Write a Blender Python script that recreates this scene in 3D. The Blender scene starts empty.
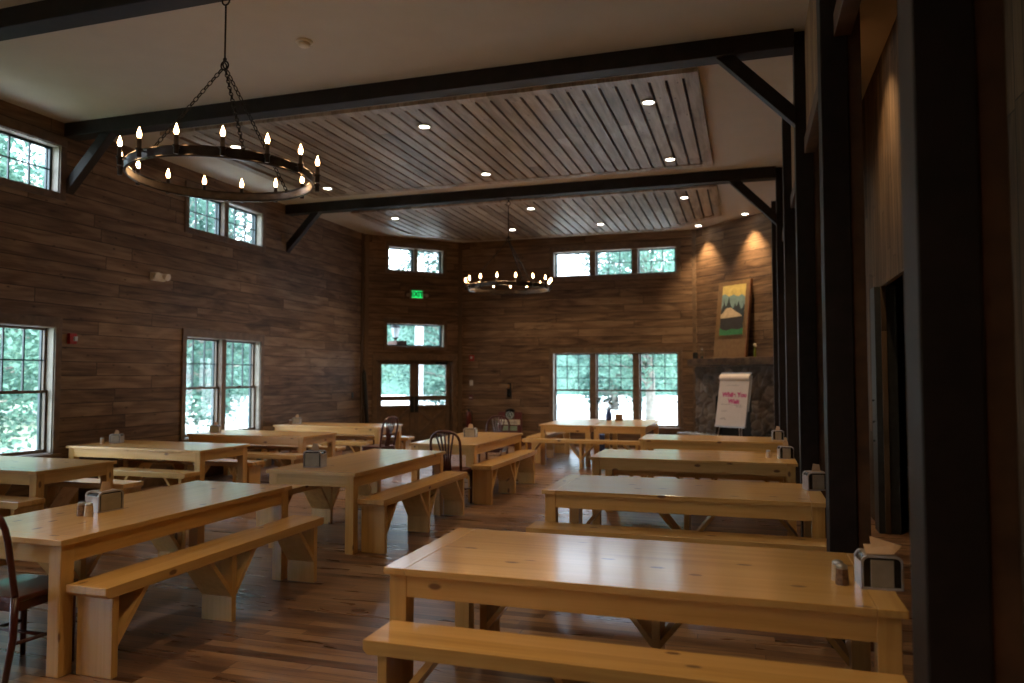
import bpy, math, random
from mathutils import Vector, Matrix, noise
R = math.radians
PI = math.pi
random.seed(7)
S = bpy.context.scene
COL = S.collection

# ------------------------------------------------------------------ camera, sky, sun, exposure
FPX = 750.0
cam = bpy.data.cameras.new('camera')
cam.sensor_width = 36.0
cam.lens = 36.0 * FPX / 1024.0
cam.clip_start = 0.05
cam.clip_end = 400
cam.dof.use_dof = True
cam.dof.focus_distance = 5.2
cam.dof.aperture_fstop = 1.6
camo = bpy.data.objects.new('camera', cam)
COL.objects.link(camo)
camo.location = (0, 0, 1.65)
camo.rotation_euler = (R(90 + 2.634), 0, R(17.467))
S.camera = camo
S.view_settings.view_transform = 'Standard'
S.view_settings.look = 'None'
S.view_settings.gamma = 1
S.view_settings.use_curve_mapping = False
S.view_settings.exposure = 1.4
S.cycles.use_denoising = True
S.cycles.max_bounces = 8
S.cycles.diffuse_bounces = 5
S.cycles.glossy_bounces = 4
S.cycles.transparent_max_bounces = 16
S.cycles.sample_clamp_indirect = 4.0

SKY_STRENGTH = 4.8
W = bpy.data.worlds.new('sky')
S.world = W
W.use_nodes = True
wn = W.node_tree
bg = wn.nodes['Background']
tc = wn.nodes.new('ShaderNodeTexCoord')
sx = wn.nodes.new('ShaderNodeSeparateXYZ')
rp = wn.nodes.new('ShaderNodeValToRGB')
rp.color_ramp.elements[0].position = 0.0
rp.color_ramp.elements[0].color = (0.80, 0.87, 1.0, 1)
rp.color_ramp.elements[1].position = 0.9
rp.color_ramp.elements[1].color = (0.58, 0.72, 1.0, 1)
wn.links.new(tc.outputs['Generated'], sx.inputs[0])
wn.links.new(sx.outputs['Z'], rp.inputs[0])
wn.links.new(rp.outputs[0], bg.inputs['Color'])
bg.inputs['Strength'].default_value = SKY_STRENGTH

SUN = bpy.data.lights.new('sun', 'SUN')
SUN.energy = 6.0
SUN.angle = R(3)
SUN.color = (1.0, 0.97, 0.88)
suno = bpy.data.objects.new('sun', SUN)
COL.objects.link(suno)
suno.rotation_euler = (R(38), 0, R(62))     # high in the south-east: never enters the windows in view

DOWN_W = 68.0
DOWN_COL = (1.0, 0.69, 0.38)

# ------------------------------------------------------------------ node helpers
class N:
    def __init__(s, name):
        s.m = bpy.data.materials.new(name)
        s.m.use_nodes = True
        s.t = s.m.node_tree
        s.b = s.t.nodes['Principled BSDF']
    def node(s, typ, **kw):
        n = s.t.nodes.new(typ)
        for k, v in kw.items():
            setattr(n, k, v)
        return n
    def put(s, sock, v):
        if isinstance(v, bpy.types.NodeSocket):
            s.t.links.new(v, sock)
        else:
            sock.default_value = v
    def math(s, op, a, b=None, c=None, clamp=False):
        n = s.node('ShaderNodeMath', operation=op)
        n.use_clamp = clamp
        s.put(n.inputs[0], a)
        if b is not None: s.put(n.inputs[1], b)
        if c is not None: s.put(n.inputs[2], c)
        return n.outputs[0]
    def xyz(s, x, y, z):
        n = s.node('ShaderNodeCombineXYZ')
        s.put(n.inputs[0], x); s.put(n.inputs[1], y); s.put(n.inputs[2], z)
        return n.outputs[0]
    def obj(s):
        tc = s.node('ShaderNodeTexCoord')
        sp = s.node('ShaderNodeSeparateXYZ')
        s.put(sp.inputs[0], tc.outputs['Object'])
        return tc.outputs['Object'], sp.outputs[0], sp.outputs[1], sp.outputs[2]
    def noise(s, vec, scale=1.0, detail=3.0, rough=0.55, dist=0.0):
        n = s.node('ShaderNodeTexNoise')
        s.put(n.inputs['Vector'], vec)
        n.inputs['Scale'].default_value = scale
        n.inputs['Detail'].default_value = detail
        n.inputs['Roughness'].default_value = rough
        n.inputs['Distortion'].default_value = dist
        return n.outputs['Fac']
    def white(s, vec):
        n = s.node('ShaderNodeTexWhiteNoise', noise_dimensions='3D')
        s.put(n.inputs['Vector'], vec)
        return n.outputs['Value']
    def voro(s, vec, scale, rnd=1.0, feature='F1', dim='2D'):
        n = s.node('ShaderNodeTexVoronoi', feature=feature, voronoi_dimensions=dim)
        s.put(n.inputs['Vector'], vec)
        n.inputs['Scale'].default_value = scale
        n.inputs['Randomness'].default_value = rnd
        return n
    def ramp(s, f, stops):
        n = s.node('ShaderNodeValToRGB')
        e = n.color_ramp.elements
        while len(e) < len(stops): e.new(0.5)
        for k, (p, c) in enumerate(stops):
            e[k].position = p
            e[k].color = (*c, 1) if len(c) == 3 else c
        s.put(n.inputs[0], f)
        return n.outputs['Color']
    def mix(s, f, a, b, mode='MIX'):
        n = s.node('ShaderNodeMix', data_type='RGBA', blend_type=mode)
        s.put(n.inputs['Factor'], f)
        s.put(n.inputs[6], (*a, 1) if isinstance(a, tuple) else a)
        s.put(n.inputs[7], (*b, 1) if isinstance(b, tuple) else b)
        return n.outputs[2]
    def smooth(s, v, lo, hi, a=0.0, b=1.0):
        n = s.node('ShaderNodeMapRange', interpolation_type='SMOOTHSTEP')
        s.put(n.inputs[0], v)
        n.inputs[1].default_value = lo; n.inputs[2].default_value = hi
        n.inputs[3].default_value = a; n.inputs[4].default_value = b
        return n.outputs[0]
    def bump(s, h, strength=0.3, dist=0.01):
        n = s.node('ShaderNodeBump')
        n.inputs['Strength'].default_value = strength
        n.inputs['Distance'].default_value = dist
        s.put(n.inputs['Height'], h)
        s.put(s.b.inputs['Normal'], n.outputs[0])
    def end(s, col=None, rough=None, metal=None, coat=None, spec=None, coat_rough=None):
        if col is not None: s.put(s.b.inputs['Base Color'], (*col, 1) if isinstance(col, tuple) and len(col) == 3 else col)
        if rough is not None: s.put(s.b.inputs['Roughness'], rough)
        if metal is not None: s.b.inputs['Metallic'].default_value = metal
        if coat is not None: s.b.inputs['Coat Weight'].default_value = coat
        if coat_rough is not None: s.b.inputs['Coat Roughness'].default_value = coat_rough
        if spec is not None: s.b.inputs['Specular IOR Level'].default_value = spec
        return s.m

def plain(name, col, rough=0.5, metal=0.0, var=0.08, scale=14.0, coat=None):
    n = N(name)
    o, x, y, z = n.obj()
    f = n.noise(o, scale, 3)
    c2 = tuple(min(1, c * (1 + var * 3)) for c in col)
    c1 = tuple(c * (1 - var * 3) for c in col)
    c = n.ramp(f, [(0.3, c1), (0.7, c2)])
    return n.end(c, rough, metal, coat)

def planks(name, pw, plen, tones, across='z', along='x', grain=(1.3, 24.0), rough=0.75, knots=1.0,
           groove=0.035, bump=0.35, coat=None, knot_col=(0.025, 0.014, 0.008), gloss_var=0.0, gaps=0.25, spec=None, phase=0.0, vary=0.5):
    """boards of width pw laid along one local axis"""
    n = N(name)
    o, x, y, z = n.obj()
    ax = {'x': x, 'y': y, 'z': z}
    a = ax[along]; c = ax[across]
    cs = n.math('DIVIDE', n.math('SUBTRACT', c, phase), pw)
    row = n.math('FLOOR', cs)
    fr = n.math('SUBTRACT', cs, row)
    rr = n.white(n.xyz(row, 3.7, 1.3))
    ls = n.math('ADD', n.math('DIVIDE', a, plen), n.math('MULTIPLY', rr, 9.0))
    colx = n.math('FLOOR', ls)
    fl = n.math('SUBTRACT', ls, colx)
    rnd = n.white(n.xyz(row, colx, 5.5))
    off = n.math('MULTIPLY', rnd, 37.0)
    gv = n.xyz(n.math('ADD', n.math('MULTIPLY', a, grain[0]), off), n.math('MULTIPLY', c, grain[1]), off)
    g = n.noise(gv, 1.0, 5, 0.6, 0.6)
    gv2 = n.xyz(n.math('ADD', n.math('MULTIPLY', a, 0.9), off), n.math('MULTIPLY', c, 5.0), off)
    g2 = n.noise(gv2, 1.0, 3, 0.5, 1.5)
    tone = n.math('ADD', n.math('MULTIPLY', rnd, vary), n.math('ADD', n.math('MULTIPLY', g, 0.9), n.math('MULTIPLY', g2, 1.3)))
    tone = n.math('SUBTRACT', tone, 1.1 + vary / 2 - 0.55)
    k = len(tones)
    base = n.ramp(tone, [(0.18 + 0.70 * i / (k - 1), t) for i, t in enumerate(tones)])
    # knots
    kv = n.xyz(n.math('ADD', n.math('MULTIPLY', a, 1.0), off), n.math('ADD', n.math('MULTIPLY', c, 1.9), n.math('MULTIPLY', rr, 7.0)), 0.0)
    v = n.voro(kv, 2.6)
    sel = n.white(v.outputs['Position'])
    d = n.math('ADD', v.outputs['Distance'], n.math('MULTIPLY', g, 0.08))
    kf = n.smooth(d, 0.045, 0.13, 1.0, 0.0)
    kf = n.math('MULTIPLY', kf, n.math('GREATER_THAN', sel, 1.0 - 0.5 * knots))
    base = n.mix(n.math('MULTIPLY', kf, 0.8), base, knot_col)
    # joints between boards
    e1 = n.math('MINIMUM', fr, n.math('SUBTRACT', 1.0, fr))
    e2 = n.math('MULTIPLY', n.math('MINIMUM', fl, n.math('SUBTRACT', 1.0, fl)), plen / pw)
    e = n.math('MINIMUM', e1, e2)
    jf = n.smooth(e, groove * 0.35, groove, 1.0, 0.0)
    base = n.mix(jf, base, tuple(t * gaps for t in tones[0]))
    h = n.math('SUBTRACT', n.math('MULTIPLY', g, 0.25), jf)
    n.bump(h, bump, 0.006)
    r = n.math('ADD', rough, n.math('MULTIPLY', g2, gloss_var)) if gloss_var else rough
    return n.end(base, r, 0, coat, spec)

def pine(name, along='x', across='y', bw=0.16, boards=True, tint=1.0):
    n = N(name)
    o, x, y, z = n.obj()
    oi = n.node('ShaderNodeObjectInfo')
    rnd = n.math('MULTIPLY', oi.outputs['Random'], 53.0)
    ax = {'x': x, 'y': y, 'z': z}
    a = ax[along]; c = ax[across]
    third = [q for q in 'xyz' if q not in (along, across)][0]
    t3 = ax[third]
    if boards:
        row = n.math('FLOOR', n.math('DIVIDE', c, bw))
    else:
        row = 0.0
    br = n.white(n.xyz(row, rnd, 2.2))
    off = n.math('ADD', n.math('MULTIPLY', br, 31.0), rnd)
    gv = n.xyz(n.math('ADD', n.math('MULTIPLY', a, 1.2), off), n.math('MULTIPLY', c, 26.0), n.math('ADD', n.math('MULTIPLY', t3, 26.0), off))
    g = n.noise(gv, 1.0, 4, 0.55, 0.5)
    gv2 = n.xyz(n.math('ADD', n.math('MULTIPLY', a, 0.7), off), n.math('MULTIPLY', c, 6.0), n.math('MULTIPLY', t3, 6.0))
    g2 = n.noise(gv2, 1.0, 2, 0.5, 1.0)
    tone = n.math('ADD', n.math('MULTIPLY', g, 0.55), n.math('ADD', n.math('MULTIPLY', g2, 0.3), n.math('MULTIPLY', br, 0.22)))
    A = (0.47 * tint, 0.255 * tint, 0.065 * tint)
    B = (0.62 * tint, 0.365 * tint, 0.11 * tint)
    Cc = (0.72 * tint, 0.44 * tint, 0.165 * tint)
    base = n.ramp(tone, [(0.3, A), (0.5, B), (0.75, Cc)])
    kv = n.xyz(n.math('ADD', n.math('MULTIPLY', a, 0.6), off), n.math('ADD', n.math('MULTIPLY', n.math('ADD', c, t3), 1.3), rnd), 0.0)
    v = n.voro(kv, 3.6)
    sel = n.white(v.outputs['Position'])
    d = n.math('ADD', v.outputs['Distance'], n.math('MULTIPLY', g, 0.05))
    kf = n.smooth(d, 0.07, 0.115, 1.0, 0.0)
    kf = n.math('MULTIPLY', kf, n.math('GREATER_THAN', sel, 0.5))
    base = n.mix(n.math('MULTIPLY', kf, 0.85), base, (0.11, 0.04, 0.014))
    if boards:
        fr = n.math('FRACT', n.math('DIVIDE', c, bw))
        e = n.math('MINIMUM', fr, n.math('SUBTRACT', 1.0, fr))
        jf = n.smooth(e, 0.004, 0.014, 1.0, 0.0)
        base = n.mix(n.math('MULTIPLY', jf, 0.45), base, (0.3, 0.15, 0.05))
    n.bump(n.math('SUBTRACT', n.math('MULTIPLY', g, 0.12), n.math('MULTIPLY', kf, 0.25)), 0.12, 0.004)
    r = n.math('ADD', 0.3, n.math('MULTIPLY', g2, 0.12))
    return n.end(base, r, 0, 0.7, None, 0.15)

def emit(name, col, strength):
    n = N(name)
    n.b.inputs['Base Color'].default_value = (*col, 1)
    n.b.inputs['Emission Color'].default_value = (*col, 1)
    n.b.inputs['Emission Strength'].default_value = strength
    return n.m

M = {}
WALLT = [(0.058, 0.032, 0.018), (0.12, 0.069, 0.038), (0.175, 0.105, 0.058), (0.25, 0.158, 0.09)]
M['wall'] = planks('stained_wall_boards', 0.184, 2.9, WALLT, 'z', 'x', rough=0.6, knots=0.9, spec=0.3, vary=0.30)
M['trimwood'] = planks('stained_trim_wood', 0.4, 3.0, [(0.07, 0.042, 0.023), (0.115, 0.07, 0.038), (0.16, 0.10, 0.056)], 'y', 'x', grain=(1.3, 30), rough=0.6, knots=0.3, groove=0.001, spec=0.35)
M['casing'] = plain('stained_window_casing', (0.125, 0.075, 0.040), 0.55, 0, 0.1, 9)
M['jamb'] = plain('pale_window_jamb', (0.30, 0.25, 0.19), 0.5, 0, 0.05, 9)
M['floor'] = planks('oiled_floor_boards', 0.085, 1.5, [(0.065, 0.031, 0.016), (0.135, 0.068, 0.035), (0.21, 0.113, 0.057), (0.29, 0.167, 0.085)], 'y', 'x', grain=(1.6, 40), rough=0.2, knots=0.25, groove=0.04, bump=0.22, gloss_var=0.2, gaps=0.5)
M['slat'] = planks('ceiling_slats_wood', 0.187, 5.3, [(0.14, 0.098, 0.064), (0.22, 0.16, 0.108), (0.31, 0.235, 0.165), (0.40, 0.31, 0.225)], 'x', 'y', grain=(1.4, 22), rough=0.5, knots=0.9, groove=0.001, spec=0.4, phase=3.386)
M['loft'] = planks('loft_panel_boards', 0.14, 2.5, [(0.15, 0.08, 0.035), (0.24, 0.135, 0.06), (0.32, 0.19, 0.09)], 'y', 'z', rough=0.7, knots=0.4)
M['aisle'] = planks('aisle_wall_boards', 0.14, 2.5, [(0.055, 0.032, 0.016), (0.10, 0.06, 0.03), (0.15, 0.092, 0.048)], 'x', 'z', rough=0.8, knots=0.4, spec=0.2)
M['ceil'] = plain('ceiling_paint', (0.50, 0.45, 0.38), 0.9, 0, 0.01, 3)
M['beam'] = plain('dark_stained_timber', (0.016, 0.010, 0.008), 0.62, 0, 0.12, 6)
M['beam'].node_tree.nodes['Principled BSDF'].inputs['Specular IOR Level'].default_value = 0.3
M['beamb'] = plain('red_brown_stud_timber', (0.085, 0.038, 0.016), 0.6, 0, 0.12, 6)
M['greypost'] = plain('grey_painted_jamb', (0.026, 0.027, 0.023), 0.6)
M['black'] = plain('black_backing', (0.006, 0.006, 0.006), 0.8)
M['pine_x'] = pine('varnished_pine_top', 'x', 'y', 0.158)
M['pine_y'] = pine('varnished_pine_end_board', 'y', 'x', 0.3, False)
M['pine_z'] = pine('varnished_pine_leg', 'z', 'y', 0.3, False)
M['pine_r'] = pine('varnished_pine_rail', 'x', 'z', 0.3, False)
M['green'] = plain('dark_green_window_cladding', (0.010, 0.035, 0.040), 0.4)
M['sash'] = plain('brown_sash_wood', (0.105, 0.066, 0.040), 0.5, 0, 0.08, 9)
M['iron'] = plain('dark_bronze_metal', (0.055, 0.045, 0.040), 0.33, 0.9, 0.1)
M['chain'] = plain('black_iron_chain', (0.02, 0.018, 0.016), 0.5, 0.8)
M['bulb'] = emit('candle_bulb_glow', (1.0, 0.56, 0.24), 20.0)
M['lamp'] = emit('downlight_lens_glow', (1.0, 0.93, 0.80), 9.0)
M['white'] = plain('white_plastic', (0.55, 0.52, 0.46), 0.5, 0, 0.02)
M['cream'] = plain('cream_enamel', (0.62, 0.55, 0.44), 0.5, 0, 0.02)
M['red'] = plain('red_enamel', (0.35, 0.015, 0.012), 0.4)
M['darkred'] = plain('dark_red_paint', (0.10, 0.016, 0.012), 0.5)
M['chairwood'] = plain('mahogany_chair_wood', (0.065, 0.014, 0.009), 0.28, 0, 0.1, 20, 0.4)
M['steel'] = plain('brushed_steel', (0.45, 0.45, 0.46), 0.3, 0.75, 0.04)
M['clear'] = plain('pale_grey_plastic', (0.46, 0.43, 0.42), 0.25, 0.1, 0.03)
M['plate'] = plain('beige_face_plate', (0.33, 0.29, 0.22), 0.5, 0.0, 0.04)
M['smoked'] = plain('smoked_plastic', (0.022, 0.021, 0.019), 0.25)
M['napkin'] = plain('brown_napkin_paper', (0.52, 0.34, 0.20), 0.9, 0, 0.03)
M['paper'] = plain('white_paper', (0.62, 0.55, 0.50), 0.8, 0, 0.01)
M['paper2'] = plain('grey_white_paper', (0.50, 0.50, 0.52), 0.8, 0, 0.01)
M['pepper'] = plain('ground_pepper', (0.16, 0.085, 0.045), 0.6, 0, 0.2, 60)
M['salt'] = plain('salt_shaker_fill', (0.55, 0.42, 0.28), 0.5, 0, 0.05, 60)
M['ink'] = plain('magenta_marker_ink', (0.50, 0.02, 0.16), 0.7, 0, 0.02)
M['ink2'] = plain('grey_marker_ink', (0.16, 0.13, 0.13), 0.7, 0, 0.02)
M['board'] = plain('brown_fibre_board', (0.17, 0.095, 0.036), 0.7, 0, 0.05)
M['boardedge'] = plain('orange_board_edge', (0.17, 0.065, 0.02), 0.7)
M['exitg'] = emit('exit_sign_green', (0.01, 0.8, 0.16), 0.42)
M['exitd'] = plain('exit_sign_letters', (0.02, 0.08, 0.03), 0.5)
M['bark'] = plain('tree_bark', (0.17, 0.16, 0.14), 0.9, 0, 0.15, 5)
M['blue'] = plain('blue_glaze', (0.03, 0.07, 0.25), 0.35)
M['gwhite'] = plain('white_painted_post', (0.8, 0.8, 0.78), 0.5)
M['frost'] = plain('frosted_lantern_glass', (0.55, 0.62, 0.66), 0.4)
M['amber'] = plain('amber_glass', (0.26, 0.13, 0.04), 0.3)
M['yellowg'] = plain('yellow_green_bottle', (0.20, 0.26, 0.03), 0.3)

def glass_mat():
    n = N('window_glass')
    t = n.t
    tr = n.node('ShaderNodeBsdfTransparent'); tr.inputs[0].default_value = (0.93, 0.97, 0.96, 1)
    gl = n.node('ShaderNodeBsdfGlossy'); gl.inputs['Roughness'].default_value = 0.02
    lw = n.node('ShaderNodeLayerWeight'); lw.inputs[0].default_value = 0.5
    fr = n.math('ADD', 0.03, n.math('MULTIPLY', n.math('POWER', lw.outputs['Facing'], 5.0), 0.9))
    mx = n.node('ShaderNodeMixShader')
    t.links.new(fr, mx.inputs[0]); t.links.new(tr.outputs[0], mx.inputs[1]); t.links.new(gl.outputs[0], mx.inputs[2])
    t.links.new(mx.outputs[0], t.nodes['Material Output'].inputs[0])
    return n.m
M['glass'] = glass_mat()

def leaf_mat(name, a, b):
    n = N(name)
    o, x, y, z = n.obj()
    f = n.noise(o, 0.9, 4)
    c = n.ramp(f, [(0.3, a), (0.7, b)])
    n.end(c, 0.6)
    tl = n.node('ShaderNodeBsdfTranslucent')
    n.t.links.new(c, tl.inputs[0])
    mx = n.node('ShaderNodeMixShader'); mx.inputs[0].default_value = 0.4
    n.t.links.new(n.b.outputs[0], mx.inputs[1]); n.t.links.new(tl.outputs[0], mx.inputs[2])
    n.t.links.new(mx.outputs[0], n.t.nodes['Material Output'].inputs[0])
    return n.m
M['leaf1'] = leaf_mat('spring_leaves', (0.055, 0.135, 0.10), (0.135, 0.25, 0.185))
M['leaf2'] = leaf_mat('deep_leaves', (0.032, 0.09, 0.07), (0.09, 0.18, 0.14))

def stone_mat():
    n = N('field_stone')
    o, x, y, z = n.obj()
    v = n.voro(n.xyz(x, n.math('MULTIPLY', y, 0.3), n.math('MULTIPLY', z, 1.15)), 4.2, dim='3D')
    r = n.white(v.outputs['Position'])
    f = n.noise(o, 9, 4)
    c = n.ramp(n.math('ADD', n.math('MULTIPLY', r, 0.7), n.math('MULTIPLY', f, 0.35)), [(0.15, (0.05, 0.034, 0.022)), (0.5, (0.095, 0.067, 0.045)), (0.9, (0.15, 0.11, 0.075))])
    n.bump(f, 0.4, 0.02)
    return n.end(c, 0.75)
M['stone'] = stone_mat()
M['slab'] = plain('hearth_slab_stone', (0.22, 0.23, 0.25), 0.25, 0, 0.08, 5)

def ground_mat():
    n = N('gravel_and_lawn')
    o, x, y, z = n.obj()
    f = n.noise(o, 0.13, 3)
    f2 = n.noise(o, 3.0, 3)
    g = n.ramp(f2, [(0.3, (0.20, 0.25, 0.16)), (0.7, (0.28, 0.33, 0.22))])
    p = n.ramp(f2, [(0.3, (0.58, 0.56, 0.52)), (0.7, (0.72, 0.70, 0.66))])
    # gravel in front of the far windows and along the drive, lawn to the left
    edge = n.math('ADD', n.math('ADD', x, n.math('MULTIPLY', y, 0.75)), n.math('MULTIPLY', f, 3.0))
    k = n.smooth(edge, -7.0, -5.0)
    return n.end(n.mix(k, g, p), 0.9)
M['ground'] = ground_mat()

# ------------------------------------------------------------------ mesh helpers
class MB:
    def __init__(s):
        s.v = []; s.f = []; s.mi = []; s.sm = []; s.cur = 0
    def add(s, vs, fs, smooth=False):
        b = len(s.v)
        s.v.extend(Vector(p) for p in vs)
        for f in fs:
            s.f.append([b + i for i in f]); s.mi.append(s.cur); s.sm.append(smooth)
        return s
    def box(s, x0, x1, y0, y1, z0, z1, M4=None):
        x0, x1 = sorted((x0, x1)); y0, y1 = sorted((y0, y1)); z0, z1 = sorted((z0, z1))
        vs = [Vector(p) for p in ((x0, y0, z0), (x1, y0, z0), (x1, y1, z0), (x0, y1, z0), (x0, y0, z1), (x1, y0, z1), (x1, y1, z1), (x0, y1, z1))]
        if M4 is not None: vs = [M4 @ v for v in vs]
        return s.add(vs, [(3, 2, 1, 0), (4, 5, 6, 7), (0, 1, 5, 4), (1, 2, 6, 5), (2, 3, 7, 6), (3, 0, 4, 7)])
    def bar(s, p0, p1, w, h, up=(0, 0, 1)):
        """rectangular bar from p0 to p1: w sideways, h along 'up'"""
        p0 = Vector(p0); p1 = Vector(p1); d = (p1 - p0).normalized()
        side = d.cross(Vector(up))
        if side.length < 1e-4: side = d.cross(Vector((1, 0, 0)))
        side.normalize(); u = side.cross(d).normalized()
        vs = []
        for p in (p0, p1):
            for a, b in ((-1, -1), (1, -1), (1, 1), (-1, 1)):
                vs.append(p + side * (a * w / 2) + u * (b * h / 2))
        return s.add(vs, [(3, 2, 1, 0), (4, 5, 6, 7), (0, 1, 5, 4), (1, 2, 6, 5), (2, 3, 7, 6), (3, 0, 4, 7)])
    def prism(s, poly, y0, y1, axis='y', M4=None):
        """poly in the plane across axis: (x,z) for y, (y,z) for x, (x,y) for z"""
        def P(a, b, t):
            return {'y': (a, t, b), 'x': (t, a, b), 'z': (a, b, t)}[axis]
        n = len(poly)
        vs = [Vector(P(a, b, y0)) for a, b in poly] + [Vector(P(a, b, y1)) for a, b in poly]
        if M4 is not None: vs = [M4 @ v for v in vs]
        fs = [tuple(range(n))[::-1], tuple(range(n, 2 * n))] + [(i, (i + 1) % n, n + (i + 1) % n, n + i) for i in range(n)]
        return s.add(vs, fs)
    def tube(s, pts, rad, n=8, caps=True):
        pts = [Vector(p) for p in pts]
        rads = rad if isinstance(rad, (list, tuple)) else [rad] * len(pts)
        vs = []; ref = None
        for i, p in enumerate(pts):
            a = pts[max(0, i - 1)]; b = pts[min(len(pts) - 1, i + 1)]
            d = (b - a).normalized()
            if ref is None:
                ref = Vector((0, 0, 1)) if abs(d.z) < 0.9 else Vector((1, 0, 0))
            u = d.cross(ref).normalized(); w = u.cross(d).normalized(); ref = w
            for k in range(n):
                t = 2 * PI * k / n
                vs.append(p + (u * math.cos(t) + w * math.sin(t)) * rads[i])
        fs = []
        for i in range(len(pts) - 1):
            for k in range(n):
                a = i * n + k; b = i * n + (k + 1) % n
                fs.append((a, b, b + n, a + n))
        s.add(vs, fs, True)
        if caps:
            b0 = len(s.v) - len(vs)
            s.f.append([b0 + k for k in range(n)][::-1]); s.mi.append(s.cur); s.sm.append(False)
            e = b0 + (len(pts) - 1) * n
            s.f.append([e + k for k in range(n)]); s.mi.append(s.cur); s.sm.append(False)
        return s
    def lathe(s, prof, c=(0, 0, 0), n=16, sx=1.0, sy=1.0, smooth=True):
        c = Vector(c); vs = []
        for r, z in prof:
            for k in range(n):
                t = 2 * PI * k / n
                vs.append(c + Vector((r * math.cos(t) * sx, r * math.sin(t) * sy, z)))
        fs = []
        for i in range(len(prof) - 1):
            for k in range(n):
                a = i * n + k; b = i * n + (k + 1) % n
                fs.append((a, b, b + n, a + n))
        s.add(vs, fs, smooth)
        b0 = len(s.v) - len(vs)
        if prof[0][0] > 1e-5:
            s.f.append([b0 + k for k in range(n)][::-1]); s.mi.append(s.cur); s.sm.append(False)
        if prof[-1][0] > 1e-5:
            e = b0 + (len(prof) - 1) * n
            s.f.append([e + k for k in range(n)]); s.mi.append(s.cur); s.sm.append(False)
        return s
    def ring(s, c, R0, r, n=20, m=6, axis='z', M4=None, squash=1.0):
        vs = []; c = Vector(c)
        for i in range(n):
            t = 2 * PI * i / n
            for j in range(m):
                q = 2 * PI * j / m
                rr = R0 + r * math.cos(q)
                a, b, h = rr * math.cos(t) * squash, rr * math.sin(t), r * math.sin(q)
                v = {'z': (a, b, h), 'y': (a, h, b), 'x': (h, a, b)}[axis]
                v = Vector(v)
                if M4 is not None: v = M4 @ v
                vs.append(c + v)
        fs = [(i * m + j, ((i + 1) % n) * m + j, ((i + 1) % n) * m + (j + 1) % m, i * m + (j + 1) % m) for i in range(n) for j in range(m)]
        return s.add(vs, fs, True)
    def build(s, name, mats, parent=None, bevel=0.0, loc=None, rotz=0.0, seg=2):
        me = bpy.data.meshes.new(name)
        me.from_pydata([tuple(v) for v in s.v], [], s.f)
        if not isinstance(mats, (list, tuple)): mats = [mats]
        for m in mats: me.materials.append(m)
        for p, i, sm in zip(me.polygons, s.mi, s.sm):
            p.material_index = i; p.use_smooth = sm
        me.update()
        import bmesh
        bm = bmesh.new(); bm.from_mesh(me); bmesh.ops.recalc_face_normals(bm, faces=bm.faces); bm.to_mesh(me); bm.free()
        o = bpy.data.objects.new(name, me)
        COL.objects.link(o)
        if bevel:
            md = o.modifiers.new('bevel', 'BEVEL'); md.width = bevel; md.segments = seg; md.limit_method = 'ANGLE'; md.angle_limit = R(40)
        if parent is not None: o.parent = parent
        if loc is not None: o.location = loc
        if rotz: o.rotation_euler = (0, 0, rotz)
        return o

def empty(name, loc=(0, 0, 0), rz=0.0):
    o = bpy.data.objects.new(name, None); COL.objects.link(o)
    o.location = loc; o.rotation_euler = (0, 0, rz); o.empty_display_size = 0.1
    return o
def tag(o, label=None, cat=None, group=None, kind=None):
    if label: o['label'] = label
    if cat: o['category'] = cat
    if group: o['group'] = group
    if kind: o['kind'] = kind
    return o
KIDS = {}
def kids(o): return [c for c in bpy.data.objects if c.parent is o]
def copy_tree(o, parent=None):
    c = o.copy(); COL.objects.link(c)
    if parent is not None: c.parent = parent
    for ch in kids(o):
        copy_tree(ch, c)
    return c
def text_mesh(s, size, name, mat, parent, M4, depth=0.002, bold=0.0):
    cu = bpy.data.curves.new(name, 'FONT'); cu.body = s; cu.size = size; cu.align_x = 'CENTER'; cu.align_y = 'CENTER'; cu.extrude = depth; cu.offset = bold
    t = bpy.data.objects.new(name + '_tmp', cu); COL.objects.link(t)
    bpy.context.view_layer.update()
    me = bpy.data.meshes.new_from_object(t.evaluated_get(bpy.context.evaluated_depsgraph_get()))
    bpy.data.objects.remove(t)
    me.transform(M4)
    me.materials.clear(); me.materials.append(mat)
    o = bpy.data.objects.new(name, me); COL.objects.link(o); o.parent = parent
    return o

# ------------------------------------------------------------------ room shell
ZC = 4.96
XL, XP = -8.5, 0.46
YB = 17.3
YF = -4.5

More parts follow.
